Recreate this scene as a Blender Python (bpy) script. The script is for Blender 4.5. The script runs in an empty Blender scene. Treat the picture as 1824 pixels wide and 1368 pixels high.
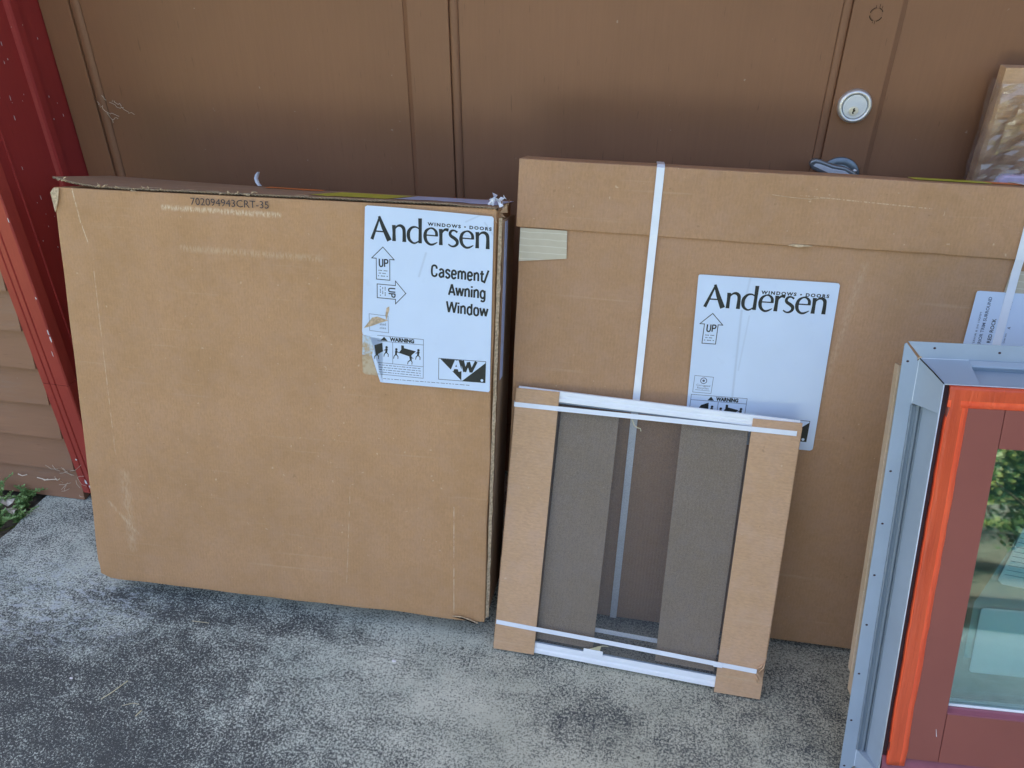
import bpy, bmesh, math, random
from mathutils import Vector, Matrix, noise
random.seed(7)
R = math.radians
S = bpy.context.scene
COL = S.collection

# ---------------------------------------------------------------- camera
cam_d = bpy.data.cameras.new('camera'); cam = bpy.data.objects.new('camera', cam_d); COL.objects.link(cam)
right = Vector((0.985585, 0.169181, -0.000496)); down = Vector((0.0893713, -0.523125, -0.847557)); fwd = Vector((-0.14365, 0.835295, -0.530704))
mr = Matrix((right, -down, -fwd)).transposed()
cam.matrix_world = Matrix.Translation((0, 0, 1.5)) @ mr.to_4x4()
cam_d.sensor_width = 36; cam_d.lens = 1390.88/1824*36; cam_d.clip_start = .05; cam_d.clip_end = 500
S.camera = cam

# ---------------------------------------------------------------- world, sun, exposure
SUN_EL, SUN_AZ = 50, -35          # sun stands behind the house, so the whole front lies in open shade
W = bpy.data.worlds.new('World'); S.world = W; W.use_nodes = True
nt = W.node_tree; bg = nt.nodes['Background']
sky = nt.nodes.new('ShaderNodeTexSky'); sky.sky_type = 'NISHITA'; sky.sun_disc = False
sky.sun_elevation = R(SUN_EL); sky.sun_rotation = R(SUN_AZ); sky.air_density = .8; sky.dust_density = 6.5; sky.ozone_density = 1.0
nt.links.new(sky.outputs[0], bg.inputs[0]); bg.inputs[1].default_value = 0.15
sd = bpy.data.lights.new('sun', 'SUN'); sun = bpy.data.objects.new('sun', sd); COL.objects.link(sun)
sd.energy = 4.5; sd.angle = R(.53); sd.color = (1, .95, .87)
dirs = Vector((math.sin(R(SUN_AZ))*math.cos(R(SUN_EL)), math.cos(R(SUN_AZ))*math.cos(R(SUN_EL)), math.sin(R(SUN_EL))))
sun.rotation_euler = dirs.to_track_quat('Z', 'Y').to_euler(); sun.location = (2, 8, 12)
S.view_settings.view_transform = 'Standard'; S.view_settings.look = 'None'
S.view_settings.exposure = 2.15; S.view_settings.gamma = 1; S.view_settings.use_curve_mapping = False

# ---------------------------------------------------------------- object helpers
def tag(o, label, cat, group=None):
    o['label'] = label; o['category'] = cat
    if group: o['group'] = group
    return o
def thing(name, label, cat, mat=None, group=None):
    o = bpy.data.objects.new(name, None); COL.objects.link(o); o.empty_display_size = .1
    if mat is not None: o.matrix_world = mat
    return tag(o, label, cat, group)
def link(name, me, m=None, parent=None, label=None, bevel=0, smooth=False, seg=2):
    o = bpy.data.objects.new(name, me); COL.objects.link(o)
    if m: me.materials.clear(); me.materials.append(m)
    if parent: o.parent = parent
    if label: o['label'] = label
    if smooth:
        for p in me.polygons: p.use_smooth = True
    if bevel:
        b = o.modifiers.new('bevel', 'BEVEL'); b.width = bevel; b.segments = seg; b.limit_method = 'ANGLE'; b.angle_limit = R(40); b.use_clamp_overlap = True
    return o
def fin(bm, name, m, parent=None, **k):
    bmesh.ops.recalc_face_normals(bm, faces=bm.faces)
    me = bpy.data.meshes.new(name); bm.to_mesh(me); bm.free()
    return link(name, me, m, parent, **k)
def box(bm, x0, x1, y0, y1, z0, z1):
    v = [bm.verts.new((x, y, z)) for x in (x0, x1) for y in (y0, y1) for z in (z0, z1)]
    for f in ((0,1,3,2),(4,6,7,5),(0,4,5,1),(2,3,7,6),(0,2,6,4),(1,5,7,3)): bm.faces.new([v[i] for i in f])
    return v
def bx(name, m, parent, x0, x1, y0, y1, z0, z1, **k):
    bm = bmesh.new(); box(bm, x0, x1, y0, y1, z0, z1); return fin(bm, name, m, parent, **k)
def prism(bm, pts, y0, y1):
    """outline in (x,z) extruded between y0 and y1"""
    a = [bm.verts.new((p[0], y0, p[1])) for p in pts]; b = [bm.verts.new((p[0], y1, p[1])) for p in pts]
    n = len(pts)
    fa = bm.faces.new(a); fb = bm.faces.new(b[::-1])
    for i in range(n): bm.faces.new((a[i], b[i], b[(i+1) % n], a[(i+1) % n]))
    if n > 4: bmesh.ops.triangulate(bm, faces=[fa, fb])
def pr(name, m, parent, pts, y0, y1, **k):
    bm = bmesh.new(); prism(bm, pts, y0, y1); return fin(bm, name, m, parent, **k)
def gridbox(bm, x0, x1, y0, y1, z0, z1, nx, ny, nz, fn=None):
    """closed box with subdivided faces, vertices moved by fn"""
    V = {}
    def vert(i, j, k):
        key = (i, j, k)
        if key not in V:
            p = Vector((x0+(x1-x0)*i/nx, y0+(y1-y0)*j/ny, z0+(z1-z0)*k/nz))
            if fn: p = fn(p)
            V[key] = bm.verts.new(p)
        return V[key]
    for i in range(nx):
        for k in range(nz):
            for j in (0, ny): bm.faces.new((vert(i,j,k), vert(i+1,j,k), vert(i+1,j,k+1), vert(i,j,k+1)))
        for j in range(ny):
            for k in (0, nz): bm.faces.new((vert(i,j,k), vert(i+1,j,k), vert(i+1,j+1,k), vert(i,j+1,k)))
    for j in range(ny):
        for k in range(nz):
            for i in (0, nx): bm.faces.new((vert(i,j,k), vert(i,j+1,k), vert(i,j+1,k+1), vert(i,j,k+1)))
def tube(bm, pts, r, n=8, cap=True):
    """round bar through 3D points; r number or list"""
    pts = [Vector(p) for p in pts]; rings = []
    for i, p in enumerate(pts):
        t = (pts[min(i+1, len(pts)-1)] - pts[max(i-1, 0)]).normalized()
        a = t.orthogonal().normalized() if i == 0 else (a - t*a.dot(t)).normalized()
        b = t.cross(a); rr = r[i] if isinstance(r, (list, tuple)) else r
        rings.append([bm.verts.new(p + rr*(a*math.cos(2*math.pi*k/n) + b*math.sin(2*math.pi*k/n))) for k in range(n)])
    for A, B in zip(rings, rings[1:]):
        for k in range(n): bm.faces.new((A[k], A[(k+1) % n], B[(k+1) % n], B[k]))
    if cap: bm.faces.new(rings[0][::-1]); bm.faces.new(rings[-1])
def lathe(bm, prof, cx, cy, cz, n=48, sx=1):
    """profile of (radius, y) turned about the Y axis through (cx,cz)"""
    rings = []
    for r, y in prof:
        if r < 1e-6: rings.append([bm.verts.new((cx, cy+y, cz))])
        else: rings.append([bm.verts.new((cx+sx*r*math.cos(2*math.pi*k/n), cy+y, cz+r*math.sin(2*math.pi*k/n))) for k in range(n)])
    for A, B in zip(rings, rings[1:]):
        for k in range(n):
            q = [A[k % len(A)], A[(k+1) % len(A)], B[(k+1) % len(B)], B[k % len(B)]]
            q = list(dict.fromkeys(q))
            if len(q) > 2: bm.faces.new(q)
def frame(x, y, yaw, lean, roll, z=0., k=1.):
    yaw, lean, roll = R(yaw), R(lean), R(roll)
    u = Vector((math.cos(yaw), math.sin(yaw), 0)); n0 = Vector((-math.sin(yaw), math.cos(yaw), 0))
    v = math.cos(lean)*Vector((0, 0, 1)) + math.sin(lean)*n0
    u2 = math.cos(roll)*u + math.sin(roll)*v; v2 = -math.sin(roll)*u + math.cos(roll)*v
    n2 = v2.cross(u2)
    return Matrix.Translation((x, y, z)) @ Matrix((u2, n2, v2)).transposed().to_4x4() @ Matrix.Scale(k, 4)

# ---------------------------------------------------------------- material helpers
class NT:
    def __init__(s, name, rough=.6, spec=.3, **k):
        s.m = bpy.data.materials.new(name); s.m.use_nodes = True; s.t = s.m.node_tree; s.b = s.t.nodes['Principled BSDF']
        s.b.inputs['Roughness'].default_value = rough; s.b.inputs['Specular IOR Level'].default_value = spec
        for a, v in k.items(): s.b.inputs[a.replace('_', ' ')].default_value = v
        s.co = s.n('TexCoord').outputs['Object']; s._h = None
    def n(s, ty): return s.t.nodes.new('ShaderNode' + ty)
    def put(s, sock, v):
        if isinstance(v, bpy.types.NodeSocket): s.t.links.new(v, sock)
        elif isinstance(v, tuple) and len(v) == 3 and sock.type == 'RGBA': sock.default_value = (*v, 1)
        else: sock.default_value = v
    def math(s, op, a, b=0., clamp=False):
        x = s.n('Math'); x.operation = op; x.use_clamp = clamp; s.put(x.inputs[0], a); s.put(x.inputs[1], b); return x.outputs[0]
    def noise(s, scale, detail=3, rough=.5, co=None, stretch=None, off=None):
        c = co or s.co
        if stretch or off:
            m = s.n('Mapping'); s.put(m.inputs[0], c)
            if stretch: m.inputs['Scale'].default_value = stretch
            if off: m.inputs['Location'].default_value = off
            c = m.outputs[0]
        x = s.n('TexNoise'); s.put(x.inputs['Vector'], c); x.inputs['Scale'].default_value = scale
        x.inputs['Detail'].default_value = detail; x.inputs['Roughness'].default_value = rough; return x.outputs['Fac']
    def voro(s, scale, co=None, rnd=1):
        x = s.n('TexVoronoi'); s.put(x.inputs['Vector'], co or s.co); x.inputs['Scale'].default_value = scale; x.inputs['Randomness'].default_value = rnd
        return x.outputs['Distance']
    def ramp(s, v, a, b, lo=0., hi=1.):
        x = s.n('MapRange'); s.put(x.inputs[0], v)
        for i, q in enumerate((a, b, lo, hi)): x.inputs[i+1].default_value = q
        x.interpolation_type = 'SMOOTHSTEP'; return x.outputs[0]
    def mix(s, f, a, b, mode='MIX'):
        x = s.n('Mix'); x.data_type = 'RGBA'; x.blend_type = mode
        s.put(x.inputs['Factor'], f); s.put(x.inputs['A'], a); s.put(x.inputs['B'], b); return x.outputs['Result']
    def color(s, c): s.put(s.b.inputs['Base Color'], c); return s
    def rough(s, v): s.put(s.b.inputs['Roughness'], v); return s
    def bump(s, h, strength=.3, dist=.001):
        x = s.n('Bump'); x.inputs['Strength'].default_value = strength; x.inputs['Distance'].default_value = dist
        s.put(x.inputs['Height'], h)
        if s._h: s.put(x.inputs['Normal'], s._h)
        s._h = x.outputs[0]; s.put(s.b.inputs['Normal'], s._h); return s
    def seg(s, p, q, w0, w1):
        """1 near the segment p-q (object x,z), 0 beyond w1"""
        sep = s.n('SeparateXYZ'); s.put(sep.inputs[0], s.co); X, Z = sep.outputs[0], sep.outputs[2]
        d = Vector((q[0]-p[0], q[1]-p[1])); L = d.length; d /= L
        dx = s.math('SUBTRACT', X, p[0]); dz = s.math('SUBTRACT', Z, p[1])
        al = s.math('ADD', s.math('MULTIPLY', dx, d.x), s.math('MULTIPLY', dz, d.y))
        al = s.math('MINIMUM', s.math('MAXIMUM', al, 0.), L)
        ex = s.math('SUBTRACT', dx, s.math('MULTIPLY', al, d.x)); ez = s.math('SUBTRACT', dz, s.math('MULTIPLY', al, d.y))
        r = s.math('SQRT', s.math('ADD', s.math('MULTIPLY', ex, ex), s.math('MULTIPLY', ez, ez)))
        return s.ramp(r, w0, w1, 1., 0.)
    def blob(s, x, y, rx, ry, soft=.5):
        """soft ellipse in object x,y"""
        sep = s.n('SeparateXYZ'); s.put(sep.inputs[0], s.co)
        a = s.math('DIVIDE', s.math('SUBTRACT', sep.outputs[0], x), rx); b = s.math('DIVIDE', s.math('SUBTRACT', sep.outputs[1], y), ry)
        r = s.math('SQRT', s.math('ADD', s.math('MULTIPLY', a, a), s.math('MULTIPLY', b, b)))
        return s.ramp(r, 1-soft, 1+soft, 1., 0.)

def plain(name, c, rough=.5, spec=.3, var=.06, scale=30, bump=0, bs=200, **k):
    t = NT(name, rough, spec, **k); f = t.ramp(t.noise(scale, 4), .3, .7)
    t.color(t.mix(f, tuple(x*(1-var) for x in c), tuple(min(1, x*(1+var)) for x in c)))
    if bump: t.bump(t.noise(bs, 3), bump, .0006)
    return t.m

def kraft(name, c=(.50, .335, .185), streaks=(), flute='x', amp=.10, fl=.10, seed=0, warm=.0, tears=()):
    t = NT(name, .78, .22)
    big = t.ramp(t.noise(5.5, 4, .55, off=(seed, seed, seed)), .3, .72)
    mid = t.ramp(t.noise(38, 5, .65, off=(seed+3, 0, 0)), .28, .72)
    fib = t.noise(260, 3, .7, stretch=(.45, 1, 1.2) if flute == 'z' else (1.2, 1, .45))
    a = tuple(x*(1-amp) for x in c); b = tuple(min(1, x*(1+amp)) for x in c)
    col = t.mix(big, (a[0], a[1]*.985, a[2]*.94), (b[0], b[1]*1.0, b[2]*1.06))
    col = t.mix(t.math('MULTIPLY', mid, .45), col, tuple(x*1.14 for x in c))
    col = t.mix(t.ramp(fib, .34, .70, 0., .5), col, tuple(x*.76 for x in c))
    wv = t.n('TexWave'); t.put(wv.inputs['Vector'], t.co); wv.bands_direction = 'X' if flute == 'x' else 'Z'
    wv.inputs['Scale'].default_value = 1/.0075*2*math.pi/20; wv.inputs['Distortion'].default_value = .6; wv.inputs['Detail Scale'].default_value = 8
    col = t.mix(t.math('MULTIPLY', wv.outputs['Fac'], .085), col, tuple(x*1.3 for x in c))
    gm = t.ramp(t.noise(17, 6, .7, off=(seed, 8, 4)), .40, .66); col = t.mix(t.math('MULTIPLY', gm, .30), col, (c[0]*1.02, c[1]*1.10, c[2]*1.42))
    hz = t.ramp(t.noise(190, 3, .7, stretch=(.30, 1, 1.6), off=(seed, 4, 4)), .50, .68); col = t.mix(t.math('MULTIPLY', hz, .20), col, tuple(x*1.22 for x in c))
    # pale flecks and scuffs
    spk = t.ramp(t.noise(95, 2, .5, off=(seed, 1, 7)), .725, .78)
    col = t.mix(t.math('MULTIPLY', spk, .42), col, (.74, .60, .40))
    dk = t.ramp(t.noise(60, 2, .5, off=(seed+9, 1, 2)), .74, .78)
    col = t.mix(t.math('MULTIPLY', dk, .35), col, tuple(x*.5 for x in c))
    hs = t.ramp(t.noise(14, 4, .6, stretch=(.18, 1, 5), off=(seed, 2, 2)), .60, .76)
    col = t.mix(t.math('MULTIPLY', hs, .16), col, (.72, .58, .39))
    for (p, q, w0, w1, st) in streaks:
        f = t.seg(p, q, w0, w1); nz = t.ramp(t.noise(120, 4, .7, stretch=(2.2, 1, .5)), .42, .58)
        col = t.mix(t.math('MULTIPLY', t.math('MULTIPLY', f, nz), st), col, (.74, .61, .42))
    t.color(col)
    t.bump(wv.outputs['Fac'], fl, .0006); t.bump(t.noise(420, 3), .10, .0004); t.bump(t.noise(9, 3), .35, .003)
    return t.m

M = {}
M['kraft_l'] = kraft('kraft board worn', (.500, .289, .140), [((.262,.952),(.53,.948),.001,.009,.75), ((.045,.985),(.058,.91),.0005,.0022,.9), ((.058,.91),(.072,.86),.0004,.0016,.8),
                     ((.078,.80),(.082,.35),.0004,.0014,.5), ((.93,.30),(.935,.02),.0003,.0013,.8), ((.68,.33),(.665,.07),.0003,.0012,.5), ((.30,.865),(.62,.86),.0005,.012,.25), ((.05,.22),(.12,.14),.001,.006,.35),
                     ((.10,.30),(.10,.10),.001,.02,.25)], 'x', seed=0)
M['kraft_b'] = kraft('kraft board clean', (.462, .272, .143), [((.55,1.03),(.80,1.02),.0003,.0014,.6), ((.70,.90),(.66,.60),.001,.012,.18)], 'x', amp=.07, seed=21, fl=.16)
M['kraft_s'] = kraft('kraft board strip', (.585, .372, .210), (), 'z', amp=.05, seed=40)
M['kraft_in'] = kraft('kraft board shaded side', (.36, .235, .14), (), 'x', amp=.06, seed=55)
M['kraft_p'] = kraft('grey kraft board', (.46, .35, .23), (), 'x', seed=70)
M['kraft_g'] = kraft('greyish kraft board', (.50, .375, .245), (), 'x', amp=.05, seed=90)
M['edge'] = plain('torn board edge', (.55, .42, .27), .85, .15, .25, 180, .6, 300)
M['white_label'] = None
def paper(name, c, wrinkle=()):
    t = NT(name, .42, .35)
    n1 = t.ramp(t.noise(9, 3), .3, .7); col = t.mix(n1, tuple(x*.965 for x in c), c)
    sm = t.ramp(t.noise(30, 4, .6, off=(5, 5, 5)), .62, .75); col = t.mix(t.math('MULTIPLY', sm, .10), col, tuple(x*.6 for x in c))
    for (p, q, w, st) in wrinkle:
        f = t.seg(p, q, .0003, w); col = t.mix(t.math('MULTIPLY', f, st), col, tuple(x*.72 for x in c))
    t.color(col); t.bump(t.noise(14, 2), .35, .002); t.bump(t.noise(60, 2), .12, .0008); return t.m
M['label_l'] = paper('label paper creased', (.66, .78, .92), [((.86,.885),(.845,.835),.004,.5), ((.98,.972),(.945,.955),.003,.5), ((.985,.955),(1.004,.93),.003,.5), ((.955,.925),(.93,.93),.002,.5)])
M['label_b'] = paper('label paper', (.66, .78, .92), [((.483,.86),(.478,.80),.004,.4), ((.475,.79),(.482,.60),.004,.55), ((.492,.78),(.486,.66),.003,.35)])
M['ink'] = plain('black ink', (.022, .026, .022), .45, .35, .15, 60)
M['ink_grey'] = plain('fine print ink', (.10, .13, .18), .5, .3, .1, 60)
M['ink_stamp'] = plain('ink jet print', (.07, .06, .06), .7, .2, .3, 260)
M['torn'] = None
t = NT('torn paper layer', .8, .2); f = t.ramp(t.noise(42, 5, .7), .42, .60); t.color(t.mix(f, (.52, .40, .24), (.55, .66, .72))); t.bump(t.noise(80, 4), .5, .001); M['torn'] = t.m
t = NT('glue residue', .8, .2); f = t.ramp(t.noise(60, 4, .7), .4, .6); t.color(t.mix(f, (.50, .35, .20), (.57, .46, .30))); M['residue'] = t.m
M['tape_y'] = plain('yellow tape', (.62, .60, .05), .35, .4, .06, 40)
M['tape_w'] = plain('white tape', (.56, .62, .86), .35, .4, .1, 40, .3, 60)
M['tape_o'] = plain('orange sticker', (.85, .24, .05), .4, .4)
M['strap'] = plain('white plastic strap', (.84, .89, .93), .30, .45, .03, 20, .15, 500)
def filtape():
    t = NT('filament tape', .28, .5); w = t.n('TexWave'); t.put(w.inputs['Vector'], t.co); w.bands_direction = 'Z'; w.inputs['Scale'].default_value = 22; w.inputs['Distortion'].default_value = 1.2
    f = t.ramp(w.outputs['Fac'], .93, 1.0); c = t.mix(t.noise(40, 3), (.52, .46, .33), (.62, .56, .42)); t.color(t.mix(t.math('MULTIPLY', f, .5), c, (.74, .72, .62))); return t.m
M['filament'] = filtape()

def paint(name, c, grain=.35, flecks=.6, rough=.5, axis='z', dirt=.0, spec=.35):
    t = NT(name, rough, spec); st = (1, 1, .05) if axis == 'z' else (.05, 1, 1)
    g = t.noise(170, 4, .65, stretch=st); b = t.ramp(t.noise(2.2, 3), .3, .7)
    col = t.mix(b, tuple(x*.93 for x in c), tuple(x*1.07 for x in c))
    col = t.mix(t.ramp(g, .3, .7, 0., .15), col, tuple(x*.72 for x in c)); ck = t.ramp(t.noise(210, 2, .5, stretch=(1, 1, .09) if axis == 'z' else (.09, 1, 1), off=(6, 6, 6)), .70, .78); col = t.mix(t.math('MULTIPLY', ck, .55), col, tuple(x*.45 for x in c))
    sp = t.ramp(t.noise(75, 2, .5, off=(3, 9, 1)), .775-.02*flecks, .80); col = t.mix(t.math('MULTIPLY', sp, flecks), col, (.62, .56, .46))
    if dirt:
        d = t.ramp(t.noise(6, 6, .7, stretch=(.4, 1, 1.5)), .5, .8); col = t.mix(t.math('MULTIPLY', d, dirt), col, (.30, .27, .24))
    t.color(col); t.bump(g, grain, .0012); t.bump(t.noise(5, 2), .2, .004)
    return t.m
M['brown'] = paint('brown door paint', (.262, .128, .066), .30, .25)
M['brown_bead'] = paint('brown moulding paint', (.250, .123, .065), .25, .2)
M['siding'] = paint('brown siding paint', (.335, .180, .108), .45, .85, .55, 'x', .35)
M['red_shaded'] = paint('red paint with painted shade', (.34, .038, .035), .25, .7, .45)  # same red as the trim, with the shade of the reveal in its colour
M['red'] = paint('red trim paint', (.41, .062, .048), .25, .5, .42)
M['chip'] = plain('bare primer', (.75, .74, .76), .7, .2)
M['gap'] = plain('dark gap', (.02, .015, .012), .9, .1)

def metal(name, c, rough=.35, met=1., bump=.1):
    t = NT(name, rough, .5, Metallic=met); t.color(t.mix(t.noise(20, 4), tuple(x*.9 for x in c), c)); t.rough(t.ramp(t.noise(60, 4), .2, .8, rough*.8, rough*1.25)); t.bump(t.noise(200, 2), bump, .0003); return t.m
M['nickel'] = metal('satin nickel', (.86, .87, .85), .42, .8); M['nickel2'] = metal('brushed face', (.80, .86, .92), .5, .5); M['steel'] = metal('zinc plated steel', (.20, .235, .26), .4, .85); M['steel2'] = metal('zinc lever', (.34, .38, .40), .38, .85)
M['alu'] = plain('white enamelled aluminium', (.90, .94, .95), .28, .5, .02, 20)
M['flange'] = plain('blue grey vinyl', (.33, .41, .49), .42, .45, .04, 12, .08, 60)
M['flange_d'] = plain('grey vinyl channel', (.19, .24, .28), .36, .45, .04, 12)
M['sash'] = plain('red brown cladding', (.275, .084, .064), .42, .4, .05, 5, .10, 350)
M['sash_d'] = plain('dark red seal', (.055, .028, .032), .6, .3)
M['bead_p'] = plain('plum glazing bead', (.28, .09, .12), .35, .4)
def otape():
    t = NT('orange masking tape', .33, .5); n1 = t.ramp(t.noise(7, 3, stretch=(3, 3, .5)), .3, .7)
    col = t.mix(n1, (.54, .066, .022), (.70, .098, .032)); t.color(col)
    t.b.inputs['Subsurface Weight'].default_value = .0; t.bump(t.noise(26, 4, .6, stretch=(3, 1, .35)), .8, .004); t.bump(t.noise(120, 3), .3, .001); return t.m
M['otape'] = otape()
t = NT('orange tape single layer', .30, .5); t.color(t.mix(t.ramp(t.noise(9, 3, stretch=(3, 3, .6)), .3, .7), (.86, .090, .030), (.95, .135, .045))); t.bump(t.noise(26, 4, .6, stretch=(3, 1, .35)), .8, .004); t.bump(t.noise(120, 3), .3, .001); M['otape2'] = t.m

def glassmat(name, tint, refl=.20, ior=1.5):
    m = bpy.data.materials.new(name); m.use_nodes = True; n = m.node_tree; n.nodes.clear()
    o = n.nodes.new('ShaderNodeOutputMaterial'); tr = n.nodes.new('ShaderNodeBsdfTransparent'); gl = n.nodes.new('ShaderNodeBsdfGlossy'); mx = n.nodes.new('ShaderNodeMixShader')
    tr.inputs[0].default_value = (*tint, 1); gl.inputs['Roughness'].default_value = .015; gl.inputs[0].default_value = (.95, 1, 1, 1)
    lw = n.nodes.new('ShaderNodeFresnel'); lw.inputs[0].default_value = ior; ad = n.nodes.new('ShaderNodeMath'); ad.operation = 'ADD'; ad.use_clamp = True; ad.inputs[1].default_value = refl
    n.links.new(lw.outputs[0], ad.inputs[0]); n.links.new(ad.outputs[0], mx.inputs[0]); n.links.new(tr.outputs[0], mx.inputs[1]); n.links.new(gl.outputs[0], mx.inputs[2]); n.links.new(mx.outputs[0], o.inputs[0])
    return m
M['glass'] = glassmat('coated window glass', (.76, .90, .90), .08)
def filmmat():
    m = glassmat('clear wrap film', (.97, .97, .96), .05, 1.45); n = m.node_tree
    co = n.nodes.new('ShaderNodeTexCoord'); nz = n.nodes.new('ShaderNodeTexNoise'); nz.inputs['Scale'].default_value = 22; nz.inputs['Detail'].default_value = 5
    bp = n.nodes.new('ShaderNodeBump'); bp.inputs['Distance'].default_value = .004; bp.inputs['Strength'].default_value = .8
    n.links.new(co.outputs['Object'], nz.inputs['Vector']); n.links.new(nz.outputs['Fac'], bp.inputs['Height'])
    df = n.nodes.new('ShaderNodeBsdfDiffuse'); df.inputs[0].default_value = (.85, .86, .9, 1); m2 = n.nodes.new('ShaderNodeMixShader'); m2.inputs[0].default_value = .05; out = [q for q in n.nodes if q.type == 'OUTPUT_MATERIAL'][0]
    n.links.new(out.inputs[0].links[0].from_socket, m2.inputs[1]); n.links.new(df.outputs[0], m2.inputs[2]); n.links.new(m2.outputs[0], out.inputs[0])
    for q in n.nodes:
        if q.type == 'BSDF_GLOSSY': n.links.new(bp.outputs[0], q.inputs['Normal']); q.inputs['Roughness'].default_value = .09
    return m
M['film'] = filmmat()
def meshmat():
    m = bpy.data.materials.new('insect mesh'); m.use_nodes = True; n = m.node_tree; n.nodes.clear()
    o = n.nodes.new('ShaderNodeOutputMaterial'); tr = n.nodes.new('ShaderNodeBsdfTransparent'); d = n.nodes.new('ShaderNodeBsdfDiffuse'); mx = n.nodes.new('ShaderNodeMixShader')
    d.inputs[0].default_value = (.12, .13, .135, 1); co = n.nodes.new('ShaderNodeTexCoord'); nz = n.nodes.new('ShaderNodeTexNoise'); nz.inputs['Scale'].default_value = 500
    mr_ = n.nodes.new('ShaderNodeMapRange'); mr_.inputs[1].default_value = .3; mr_.inputs[2].default_value = .7; mr_.inputs[3].default_value = .32; mr_.inputs[4].default_value = .47
    n.links.new(co.outputs['Object'], nz.inputs['Vector']); n.links.new(nz.outputs['Fac'], mr_.inputs[0]); n.links.new(mr_.outputs[0], mx.inputs[0])
    n.links.new(tr.outputs[0], mx.inputs[1]); n.links.new(d.outputs[0], mx.inputs[2]); n.links.new(mx.outputs[0], o.inputs[0]); return m
M['mesh'] = meshmat()
M['foam'] = plain('pale lavender foam', (.62, .52, .66), .7, .2, .05, 40, .3, 300)

def concrete():
    t = NT('weathered concrete', .86, .25)
    def dark_zones(parts):
        f = None
        for (x, y, rx, ry, st) in parts:
            b = t.math('MULTIPLY', t.blob(x, y, rx, ry, .75), st); f = b if f is None else t.math('MAXIMUM', f, b)
        return f
    dark = dark_zones([(-1.22, .78, .74, .36, .92), (-1.00, .98, .34, .20, .80), (-.80, .84, .40, .22, .62), (-1.00, 1.19, .45, .06, .85), (-1.62, 1.20, .22, .24, .50), (-.02, 1.05, .13, .09, .48), (-.10, 1.17, .10, .05, .38), (.42, 1.12, .24, .16, .40), (.20, 1.02, .12, .08, .42), (-.30, .88, .16, .12, .30), (.10, 1.42, 2., .12, .45), (-.50, 1.16, .5, .04, .30), (-1.3, .2, 1.2, .4, .8)])  # stained zones, plus thin dark bands along the carton bottoms
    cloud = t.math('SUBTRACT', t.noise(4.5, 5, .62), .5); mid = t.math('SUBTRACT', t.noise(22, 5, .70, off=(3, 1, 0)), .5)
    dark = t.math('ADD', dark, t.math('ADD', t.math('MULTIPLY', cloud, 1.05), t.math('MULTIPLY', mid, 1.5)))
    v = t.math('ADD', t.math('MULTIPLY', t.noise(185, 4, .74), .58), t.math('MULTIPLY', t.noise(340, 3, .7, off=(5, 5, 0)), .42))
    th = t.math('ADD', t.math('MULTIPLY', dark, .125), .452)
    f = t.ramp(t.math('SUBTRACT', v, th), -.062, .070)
    warm = t.blob(.40, 1.02, .85, .5, .7); tone = t.ramp(t.noise(7, 4, .6, off=(8, 1, 0)), .3, .7)
    light = t.mix(warm, t.mix(tone, (.56, .64, .56), (.72, .78, .68)), t.mix(tone, (.50, .485, .36), (.62, .595, .45)))
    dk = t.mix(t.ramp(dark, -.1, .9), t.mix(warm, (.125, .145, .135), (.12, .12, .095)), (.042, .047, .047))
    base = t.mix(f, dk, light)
    grain = t.ramp(t.noise(600, 2, .6, off=(2, 2, 2)), .35, .65, 0., .25); base = t.mix(grain, base, (.22, .235, .235))
    st = t.math('MULTIPLY', t.blob(-1.36, 1.16, .24, .13, .6), t.ramp(t.noise(60, 5, .75, stretch=(.5, 1.2, 1)), .50, .60))
    base = t.mix(t.math('MULTIPLY', st, .7), base, (.50, .56, .58))
    ch = t.ramp(t.noise(30, 3, .6, off=(3, 3, 0)), .71, .74); base = t.mix(t.math('MULTIPLY', ch, .75), base, (.035, .035, .035))
    t.color(base); t.bump(v, .5, .002); t.bump(t.noise(40, 4), .5, .004)
    return t.m
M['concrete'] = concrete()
t = NT('lawn', .9, .2); t.color(t.mix(t.ramp(t.noise(3, 5), .3, .7), (.07, .10, .02), (.16, .16, .05))); t.bump(t.noise(60, 4), 1., .03); M['lawn'] = t.m
M['soil'] = plain('dark soil', (.11, .095, .07), .95, .1, .4, 60, 1., 90)
M['roof'] = plain('roof shingles', (.07, .065, .06), .9, .2, .2, 20, .5, 60)
M['soffit'] = plain('soffit paint', (.55, .52, .48), .7)
t = NT('dark leaves', .5, .4); t.color(t.mix(t.noise(2, 2), (.02, .045, .010), (.07, .10, .025))); M['leaf'] = t.m
t = NT('yellow green leaves', .5, .4); t.color(t.mix(t.noise(3, 2), (.06, .10, .015), (.20, .20, .05))); M['leaf2'] = t.m
t = NT('weed leaves', .5, .4); t.color(t.mix(t.noise(40, 2), (.14, .30, .10), (.32, .48, .16))); M['weed'] = t.m
M['stem'] = plain('green stem', (.10, .16, .05), .6)
M['bark'] = plain('bark', (.10, .075, .05), .9, .1, .3, 20, .8, 60)
M['straw'] = plain('dry straw', (.62, .56, .36), .7)
M['dry'] = plain('bleached dry leaf', (.60, .55, .46), .8, .2, .2, 60, .5, 120)
M['web'] = plain('cobweb thread', (.75, .66, .52), .7)
M['fence'] = plain('weathered timber', (.20, .18, .15), .85, .2, .2, 12, .5, 40)

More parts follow.
